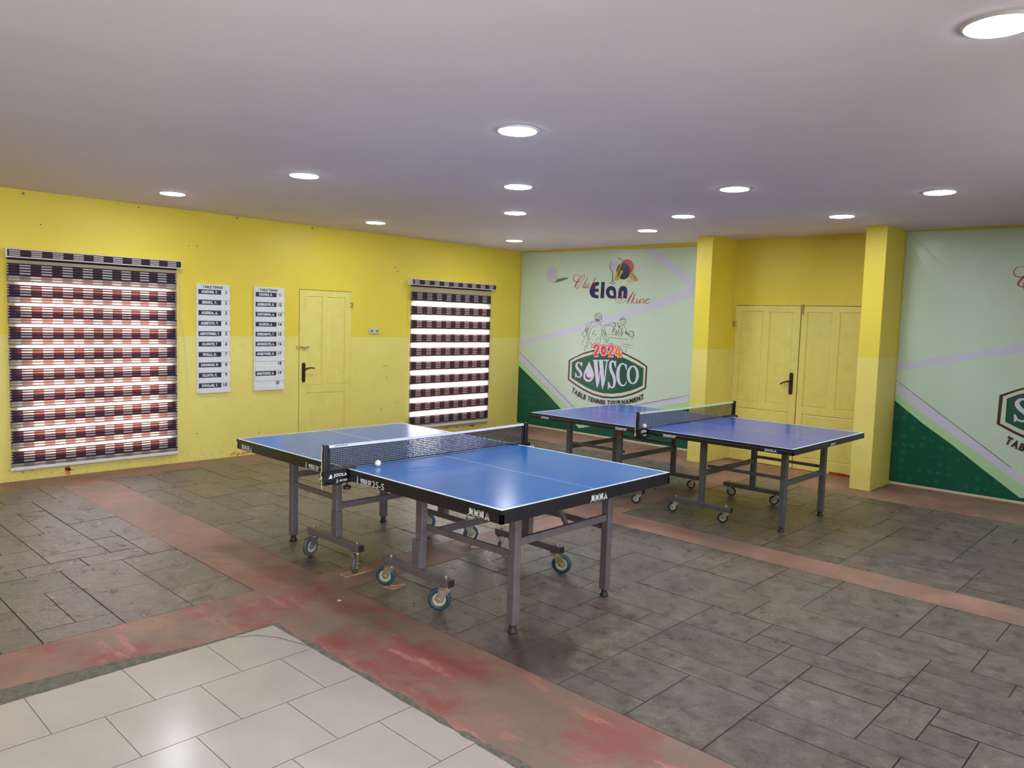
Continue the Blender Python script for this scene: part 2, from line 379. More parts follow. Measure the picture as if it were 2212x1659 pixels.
rect(0, XR, YF, 0, JNT, -.0061)
# tiles .4 x .4 in running bond, rows along y
g = .0015; row = 0; x = TX
rect(TX, XR, YF, TY, GRT, -.003)
while x < XR-.01:
    y = TY; first = (.385, .19)[row % 2]
    while y > YF+.01:
        y2 = max(YF, y-first); first = .4
        rect(x+g, min(x+.4, XR)-g, y2+g, y-(g if y < TY else 0), TIL, 0); y = y2
    x += .4; row += 1
# jagged cement edge round the tiles and a crack across one tile
r = random.Random(11)
def jag(P, n, w0, w1):
    a = []; b = []
    s = 0
    for i in range(n+1):
        s = .6*s+r.uniform(-1, 1); a.append(P(i/n, -w0*(.9+.35*s*.6+r.uniform(-.3, .3)))); b.append(P(i/n, w1*(1+.5*s+r.uniform(-.4, .4))))
    k = len(a); m.raw(a+b, [(i, i+1, k+i+1, k+i) for i in range(n)], CEM)
jag(lambda t, w: (TX+t*(9.4-TX), TY+w, .0012), 150, .010, .022)
jag(lambda t, w: (TX-w, YF+t*(TY-YF), .0012), 150, .007, .012)
m.raw([(4.70, -7.36, .001), (4.70, -7.40, .001), (4.64, -7.62, .001), (4.60, -7.95, .001), (4.56, -8.4, .001), (4.71, -8.4, .001), (4.72, -7.8, .001), (4.72, -7.55, .001)], [tuple(range(8))], CEM)
strip2(m, [(4.735, -7.17), (4.80, -7.06), (4.90, -6.99), (5.02, -6.955), (5.09, -6.93)], .004, (0, 0, .0011), (1, 0, 0), (0, 1, 0), JNT)
m.keep = True
fo = m.build('floor', ['red', 'stone', 'joint', 'tile', 'grout', 'cement']); struct(fo)
at = fo.data.attributes.new('stone', 'FLOAT', 'FACE')
for k, v in stone_id.items(): at.data[k].value = v
# ------------------------------------------------------------------ windows behind the blinds and the added unseen ones
MAT['whitealu'] = plain('white aluminium', (.62, .62, .62, 1), .4, grain=.05)
t = NT('window glass'); tr = t.add('ShaderNodeBsdfTransparent'); gl = t.add('ShaderNodeBsdfGlossy'); gl.inputs['Roughness'].default_value = .03
fr = t.add('ShaderNodeFresnel'); mx = t.add('ShaderNodeMixShader'); t.link(fr.outputs[0], mx.inputs[0]); t.link(tr.outputs[0], mx.inputs[1]); t.link(gl.outputs[0], mx.inputs[2]); t.link(mx.outputs[0], t.out.inputs[0])
tr.inputs[0].default_value = (.93, .97, .96, 1); MAT['glass'] = t.m
for k, (y0, y1, z0, z1, xw) in enumerate([(*w_, -.125) for w_ in WIN]+[(*w_, XR+.125) for w_ in WIN_ADDED]):
    m = MB(); b = .05; xa, xb = xw-.025, xw+.025
    for (a0, a1, c0, c1) in ((y0, y0+b, z0, z1), (y1-b, y1, z0, z1), (y0+b, y1-b, z0, z0+b), (y0+b, y1-b, z1-b, z1), ((y0+y1)/2-.03, (y0+y1)/2+.03, z0+b, z1-b)): m.box((xa, a0, c0), (xb, a1, c1))
    w = struct(m.build('window_%d' % (k+1), 'whitealu'))
    MB().box((xw-.003, y0+b, z0+b), (xw+.003, y1-b, z1-b)).build('pane', 'glass', w)
# ------------------------------------------------------------------ doors
MAT['bronze'] = plain('old bronze handle', (.055, .032, .022, 1), .38, .6, grain=.4, scale=60)
MAT['gap'] = plain('dark door backing', (.03, .022, .012, 1), .9)
MAT['worn'] = plain('painted bolt', (.46, .33, .12, 1), .45, .2, grain=.3)
def leaf(P, a0, a1, z0, z1, panels):
    """panelled leaf: stiles and rails as one skin with sunk panels; P(a, z, depth) depth>0 is towards the wall"""
    m = MB(); A = sorted({a0, a1, *[p[0] for p in panels], *[p[1] for p in panels]}); Z = sorted({z0, z1, *[p[2] for p in panels], *[p[3] for p in panels]})
    for i in range(len(A)-1):
        for k in range(len(Z)-1):
            ca = (A[i]+A[i+1])/2; cz = (Z[k]+Z[k+1])/2
            if not any(p[0] < ca < p[1] and p[2] < cz < p[3] for p in panels): m.quad(P(A[i], Z[k], 0), P(A[i+1], Z[k], 0), P(A[i+1], Z[k+1], 0), P(A[i], Z[k+1], 0))
    for p in panels:
        o_ = [(p[0], p[2]), (p[1], p[2]), (p[1], p[3]), (p[0], p[3])]; i_ = [(p[0]+.004, p[2]+.004), (p[1]-.004, p[2]+.004), (p[1]-.004, p[3]-.004), (p[0]+.004, p[3]-.004)]
        j_ = [(p[0]+.022, p[2]+.022), (p[1]-.022, p[2]+.022), (p[1]-.022, p[3]-.022), (p[0]+.022, p[3]-.022)]
        for (q, d1, w, d2) in ((o_, 0, i_, .012), (i_, .012, j_, .006)):
            for k in range(4): m.quad(P(*q[k], d1), P(*q[(k+1) % 4], d1), P(*w[(k+1) % 4], d2), P(*w[k], d2))
        m.quad(*[P(*q, .006) for q in j_])
    for (p, q) in (((a0, z0), (a0, z1)), ((a1, z0), (a1, z1)), ((a0, z1), (a1, z1)), ((a0, z0), (a1, z0))): m.quad(P(*p, 0), P(*q, 0), P(*q, .04), P(*p, .04))
    m.quad(P(a0, z0, .04), P(a1, z0, .04), P(a1, z1, .04), P(a0, z1, .04)); return m
def handle(P, ca, z0, z1, cz, tip, parent, up=.0, flip=1):
    """long back plate with rounded ends and a lever; P(a, z, out)"""
    m = MB(); w = .022; n = 8; poly = [(ca+w*math.cos(PI*i/n), z1-w+w*math.sin(PI*i/n)) for i in range(n+1)]+[(ca-w*math.cos(PI*i/n), z0+w-w*math.sin(PI*i/n)) for i in range(n+1)]
    k = len(poly); tri = tessellate_polygon([[Vector((p[0], p[1], 0)) for p in poly]])
    m.raw([P(*p, 0) for p in poly]+[P(*p, .010) for p in poly], [tuple(t) for t in tri]+[tuple(k+i for i in t) for t in tri]+[(i, (i+1) % k, k+(i+1) % k, k+i) for i in range(k)])
    m.cyl(P(ca, z0+.055, .010), P(ca, z0+.055, .016), .011, n=14); m.cyl(P(ca, z1-.03, .009), P(ca, z1-.03, .013), .006, n=8)
    pl = m.build('handle_plate', 'bronze', parent)
    m = MB(); m.cyl(P(ca, cz, .01), P(ca, cz, .045), .011, n=12)
    pts = [(ca+(tip-ca)*t, cz+up*t+.012*math.sin(PI*t)) for t in (0, .2, .4, .6, .8, 1)]
    for (p, q, ra, rb) in zip(pts[:-1], pts[1:], (.011, .010, .009, .008, .008), (.010, .009, .008, .008, .007)): m.cyl(P(*p, .043), P(*q, .043), ra, rb, n=10); m.ball(P(*q, .043), rb, 5)
    m.build('lever', 'bronze', parent)
P1 = lambda a, z, d: (.004-d, a, z)
Q1 = lambda a, z, o: (.004+o, a, z)
m = MB().box((-.07, D1[0], 0), (-.05, D1[1], D1[3])); d1 = struct(m.build('door_1', 'gap'))  # dark backing sheet added behind the leaf to keep outside light out
leaf(P1, D1[0]+.007, D1[1]-.004, .006, D1[3]-.006, [(-3.886, -3.636, .785, 1.908), (-3.562, -3.299, .785, 1.908), (-3.877, -3.293, .12, .702)]).build('leaf', 'door', d1)
handle(Q1, -3.905, .836, 1.084, 1.0, -3.775, d1, up=.012)
m = MB(); m.cyl((.016, -3.995, 1.275), (.016, -3.835, 1.275), .009, n=10).box((.004, -4.0, 1.258), (.022, -3.975, 1.292), bev=.003).box((.004, -3.925, 1.262), (.022, -3.905, 1.288), bev=.003).box((.004, -3.86, 1.262), (.022, -3.84, 1.288), bev=.003).cyl((.02, -3.90, 1.275), (.035, -3.895, 1.235), .006, n=8)
m.build('slide_bolt', 'worn', d1)
m = MB(); m.tube([(.012, -3.235, 1.84), (.02, -3.215, 1.85), (.02, -3.195, 1.83), (.02, -3.22, 1.80), (.012, -3.235, 1.79)], .006).box((.0, -3.20, 1.785), (.014, -3.18, 1.85), bev=.002)
m.build('hasp', 'worn', d1)
tr1 = MB(); tr1.box((0, D1[1], 0), (.006, D1[1]+.052, D1[3]-.6))
P2 = lambda a, z, d: (a, -.010+d, z)
Q2 = lambda a, z, o: (a, -.010-o, z)
m = MB().box((D2[0], .05, 0), (D2[1], .07, D2[3])); d2 = struct(m.build('door_2', 'gap'))  # added dark sheet behind both leaves, stops light leaking through
xm = 4.603
leaf(P2, D2[0]+.006, xm-.006, .006, D2[3]-.006, [(3.826, 4.128, .757, 1.883), (4.211, 4.508, .757, 1.883), (3.838, 4.51, .14, .678)]).build('leaf', 'door', d2)
leaf(P2, xm+.006, D2[1]-.004, .006, D2[3]-.006, [(4.676, 4.973, .757, 1.886), (5.058, 5.39, .757, 1.886), (4.676, 5.39, .14, .676)]).build('leaf', 'door', d2)
handle(Q2, 4.531, .892, 1.158, 1.053, 4.415, d2, up=-.04)
m = MB(); m.box((4.612, -.03, 1.86), (4.634, -.010, 1.975), bev=.003).cyl((4.623, -.034, 1.87), (4.623, -.034, 1.985), .006, n=8); m.build('slide_bolt', 'worn', d2)
m = MB(); m.box((3.72, -.02, 1.70), (3.785, -.008, 1.712)).box((3.72, -.02, 1.745), (3.785, -.008, 1.757)).box((3.73, -.02, 1.70), (3.742, -.008, 1.757)); m.build('hasp', 'worn', d2)
# ------------------------------------------------------------------ zebra roller blinds
def cloth(name, refl, trans, k_trans, clear):
    t = NT(name); df = t.add('ShaderNodeBsdfDiffuse'); tl = t.add('ShaderNodeBsdfTranslucent'); tp = t.add('ShaderNodeBsdfTransparent')
    n = t.noise(160, 2); df.inputs[0].default_value = refl; tl.inputs[0].default_value = trans
    t.link(t.mix(.25, refl, t.ramp(n, [(.3, tuple(c*.7 for c in refl[:3])), (.7, refl)])), df.inputs[0])
    a = t.add('ShaderNodeMixShader'); a.inputs[0].default_value = k_trans; t.link(df.outputs[0], a.inputs[1]); t.link(tl.outputs[0], a.inputs[2])
    b = t.add('ShaderNodeMixShader'); b.inputs[0].default_value = clear; t.link(a.outputs[0], b.inputs[1]); t.link(tp.outputs[0], b.inputs[2]); t.link(b.outputs[0], t.out.inputs[0])
    MAT[name] = t.m
cloth('blind sheer', (.62, .58, .55, 1), (.8, .7, .66, 1), .55, .52)
cloth('blind brown', (.060, .040, .058, 1), (.34, .11, .075, 1), .20, .004)
cloth('blind line', (.036, .026, .044, 1), (.10, .03, .02, 1), .15, .0)
cloth('blind dash', (.52, .48, .50, 1), (.62, .44, .36, 1), .22, .006)
MAT['cassette'] = plain('white cassette', (.66, .64, .62, 1), .3, grain=.04)
MAT['cord'] = plain('cream cord', (.62, .55, .42, 1), .6)
BP = .0905                                     # width of one woven block
def blocks(y0, y1, start, first_light):
    out = [(y0, start, first_light)]; y = start; l = not first_light
    while y < y1-1e-4: out.append((y, min(y+BP, y1), l)); y += BP; l = not l
    return [b for b in out if b[1]-b[0] > 1e-4]
def woven(x, y0, y1, z_top, z_bot, tops, bh, start, first_light):
    """one cloth layer: woven bands of height bh hanging from tops, sheer between"""
    m = MB(); m.keep = True; z = z_top; B = blocks(y0, y1, start, first_light)
    q = lambda a, b, c, d, mi: m.quad((x, a, c), (x, b, c), (x, b, d), (x, a, d), mi) if d > c+1e-5 else None
    for t in tops:
        if t > z_top+1e-6: continue
        q(y0, y1, t, z, 0)
        e = [t-bh*f for f in (0, .10, .20, .305, .415, .53, .635, .745, .87, 1)]
        for i in range(9):
            c, d = max(e[i+1], z_bot), e[i]
            if i % 2 == 0 or d <= z_bot: q(y0, y1, c, d, 2)
            else:
                for (a, b, l) in B: q(a, b, c, d, 3 if l else 1)
        z = max(e[9], z_bot)
        if z <= z_bot: return m
    q(y0, y1, z_bot, z, 0); return m
def blind(y0, y1, hy0, hy1, x0, rail, ztop, period, bh, off, start, chain, label):
    c = (x0/2, (y0+y1)/2, 2.13)
    t = thing('roller_blind', label, 'blind', (0, (y0+y1)/2, 2.13), 'zebra roller blinds over the windows')
    # cassette: back plate, curved lips, and the strip of cloth slid into its front
    m = MB(); prof = [(0, 2.217), (.078, 2.217), (.089, 2.213), (.092, 2.207), (.084, 2.207), (.084, 2.210), (.006, 2.210), (.006, 2.136), (.084, 2.136), (.084, 2.142), (.092, 2.142), (.090, 2.134), (.078, 2.130), (0, 2.130)]
    m.prism(prof, (0, hy0, 0), (1, 0, 0), (0, 0, 1), (0, hy1-hy0, 0)); m.build('cassette', 'cassette', t)
    for (a, b) in ((hy0-.012, hy0), (hy1, hy1+.012)):
        e = MB().box((0, a, 2.128), (.094, b, 2.217), bev=.004).build('end_cap', 'cassette', t)
        MB().cyl((.05, a-.001, 2.17), (.05, b+.001, 2.17), .006, n=10).build('screw', 'nail', e)
    m = MB(); m.keep = True; B = blocks(hy0, hy1, start-.09 if start-.09 > hy0 else start, False)
    zz = [2.209, 2.200, 2.187, 2.180, 2.167, 2.161, 2.147, 2.138]
    # cloth insert bulges forward: follow a shallow arc
    xf = lambda z: .088+.010*(1-((z-2.175)/.034)**2)
    for i in range(7):
        for (a, b, l) in B:
            mi = 2 if i % 2 == 0 and l else (3 if l else 1)
            m.quad((xf(zz[i+1]), a, zz[i+1]), (xf(zz[i+1]), b, zz[i+1]), (xf(zz[i]), b, zz[i]), (xf(zz[i]), a, zz[i]), mi)
    names = ['blind sheer', 'blind brown', 'blind line', 'blind dash']
    m.build('cassette_insert', names, t)
    m = MB(); m.cyl((.045, hy0, 2.168), (.045, hy1, 2.168), .026, n=16); m.build('roller_tube', 'cassette', t)
    tops = [ztop-period*i for i in range(11)]
    lo = rail+.026
    front = woven(x0, y0, y1, 2.155, lo, [2.155+.02]+tops if 0 else tops, bh, start, True)
    # the rest of a band shows just under the cassette
    front.quad((x0, y0, 2.113), (x0, y1, 2.113), (x0, y1, 2.155), (x0, y0, 2.155), 1)
    front.quad((x0-.0012, y0, 2.113), (x0-.0012, y1, 2.113), (x0-.0012, y1, 2.155), (x0-.0012, y0, 2.155), 2)
    front.build('front_cloth', names, t)
    woven(x0-.006, y0, y1, 2.16, lo, [2.1+off]+[a-off for a in tops] if 0 else [a-off for a in tops], bh, start, False).build('back_cloth', names, t)
    MB().box((x0-.022, y0-.012, rail), (x0+.010, y1+.012, rail+.030), bev=.006).build('bottom_rail', 'cassette', t)
    m = MB(); n = max(60, int(chain[2]/.03))
    za = 2.13; zb = chain[1]; yc = chain[0]; bow = chain[3]
    path = [(.05, yc+bow*math.sin(PI*min(1, i/24)*.5)*(i/24)**.6, za+(zb-za)*i/24) for i in range(25)]
    path += [(.052, yc+bow*(1-i/8)-.0*i, zb-.05*math.sin(PI*i/8)-(.06 if bow > .03 else .0)*i/8) for i in range(1, 9)]
    path += [(.056, yc-.004, path[-1][2]+(za-path[-1][2])*i/12) for i in range(1, 13)]
    for a, b in zip(path[:-1], path[1:]): m.cyl(a, b, .0022, n=6)
    m.build('pull_cord', 'cord', t)
    if bow < .03: MB().cyl((.052, yc+bow*.5, zb-.05), (.052, yc+bow*.5, zb+.005), .006, n=8).build('cord_weight', 'cassette', t)
    return t
blind(-7.054, -5.488, -7.055, -5.452, .060, .113, 2.0806, .1982, .1155, .058, -7.042, (-5.462, .83, 2, .095), 'wide brown and white zebra blind with half closed stripes nearest the left edge')
blind(-2.258, -.706, -2.268, -.643, .050, .111, 2.0400, .1950, .1140, .013, -2.2385, (-.672, .72, 2, .02), 'zebra blind with wide open white stripes between the socket and the room corner')

# ------------------------------------------------------------------ ranking boards on the left wall
MAT['boardwhite'] = plain('white plastic board', (.66, .68, .72, 1), .35, grain=.03)
MAT['cardnavy'] = plain('navy name card', (.018, .016, .055, 1), .45)
MAT['cardwhite'] = plain('white card', (.66, .67, .70, 1), .5, grain=.03)
MAT['ink'] = plain('dark printing ink', (.022, .018, .045, 1), .5)
MAT['whiteink'] = plain('white printing ink', (.72, .73, .78, 1), .5, grain=.03)
def ranking(y0, y1, rows, first, label):
    z0, z1 = .765, 1.987; t = thing('ranking_board', label, 'board', (0, (y0+y1)/2, z0), 'table tennis ranking boards on the wall'); th = .030
    MB().box((0, y0, z0), (th-.006, y1-.006, z1), bev=.003).build('backing_board', 'boardwhite', t)
    X = lambda y, z, d=0: (th-.006+d, y, z)
    h = MB().box(X(y0+.002, 1.932), X(y1-.008, z1-.002, .003)).build('header_panel', 'boardwhite', t)
    m = MB(); write(m, 'TABLE TENNIS', X(y0+.068, 1.940, .0036), (0, .230, 0), (0, 0, .030), bold=.045)
    m.build('lettering', 'ink', h)
    for yy in (y0+.052, y1-.062): m = MB(); m.quad(X(yy, 1.936, .0036), X(yy+.0022, 1.936, .0036), X(yy+.0022, 1.978, .0036), X(yy, 1.978, .0036)); m.build('divider_line', 'ink', h)
    for k, nm in enumerate(rows):
        zt = 1.927-.1169*k
        # pocket rail with a lip standing proud of the board
        lo = zt-.117 if k < 9 else z0; m = MB(); m.box(X(y0+.016, lo+.004 if k < 9 else z0, 0), X(y1, zt-.053, .008), bev=.002)
        m.build('pocket_rail', 'boardwhite', t)
        if nm:
            c = MB().box(X(y0+.018, zt-.060, .0005), X(y1-.108, zt, .003)).build('name_card', 'cardnavy', t)
            m = MB(); w = {True: .215, False: .30}[len(nm) < 10]; w = min(.225, .0160*len(nm)+.012); mid = y0+.022+.245/2
            write(m, nm, X(mid-w/2, zt-.047, .0036), (0, w, 0), (0, 0, .037), bold=.05); m.build('lettering', 'whiteink', c)
        else:
            c = MB().box(X(y0+.018, zt-.060, .0005), X(y1-.100, zt, .0025)).build('name_card', 'cardwhite', t)
        c = MB().box(X(y1-.098 if nm else y1-.095, zt-.060, .0004), X(y1-.018, zt+.002, .0022)).build('number_card', 'cardwhite', t)
        m = MB(); n_ = str(first+k); w = .010 if n_ == '1' else .021 if len(n_) == 1 else .026 if n_ == '11' else .044
        yy = y1-.050 if len(n_) == 1 else y1-.060
        if first+k == 20: yy -= .03
        write(m, n_, X(yy-w/2, zt-.045, .0028), (0, w, 0), (0, 0, .041), bold=.05); m.build('lettering', 'ink', c)
    return t
ranking(-5.252, -4.866, ['ADEDIRE, Y.', 'SERIKI, Y.', 'ADESIDA, A.', 'AGBETUYI, T.', 'ADETOYINBO, T.', 'OLAWOYE, T', 'IWALA, D.', 'OGUNMADE, W.', 'OLUAYO, C.', 'OWOLABI, T.'], 1, 'white ranking board with ten filled navy name strips, next to the wide blind')
ranking(-4.572, -4.180, ['OGUNRO, K.', 'ADEBUSOYE, G.', 'ADETOMIWA, A.', 'OLOKUN, A.', 'OKEKUMATA, T.', 'AKINBODOYE, A.', 'ADEJUYIGBE, K.', '', 'BABATUNDE, O.', ''], 11, 'white ranking board with two empty strips, beside the single yellow door')
# ------------------------------------------------------------------ wall socket
t = thing('wall_socket', 'cream double socket plate on the yellow wall right of the single door', 'socket', (0, -2.843, 1.45))
MAT['cream'] = plain('cream plastic', (.55, .50, .36, 1), .4); MAT['black'] = plain('black plastic', (.016, .015, .018, 1), .4, grain=.3)
MB().box((0, -2.93, 1.449), (.016, -2.756, 1.528), bev=.004).build('plate', 'cream', t)
for yy in (-2.887, -2.803):
    m = MB().box((.0155, yy-.020, 1.474), (.0205, yy+.022, 1.507), bev=.002); s_ = m.build('socket_face', 'cream', t)
    m = MB()
    for (a, b) in ((-.012, 1.484), (.010, 1.484), (-.001, 1.497)): m.box((.020, yy+a-.004, b-.009), (.0212, yy+a+.007, b+.008))
    m.build('pin_hole', 'black', s_)
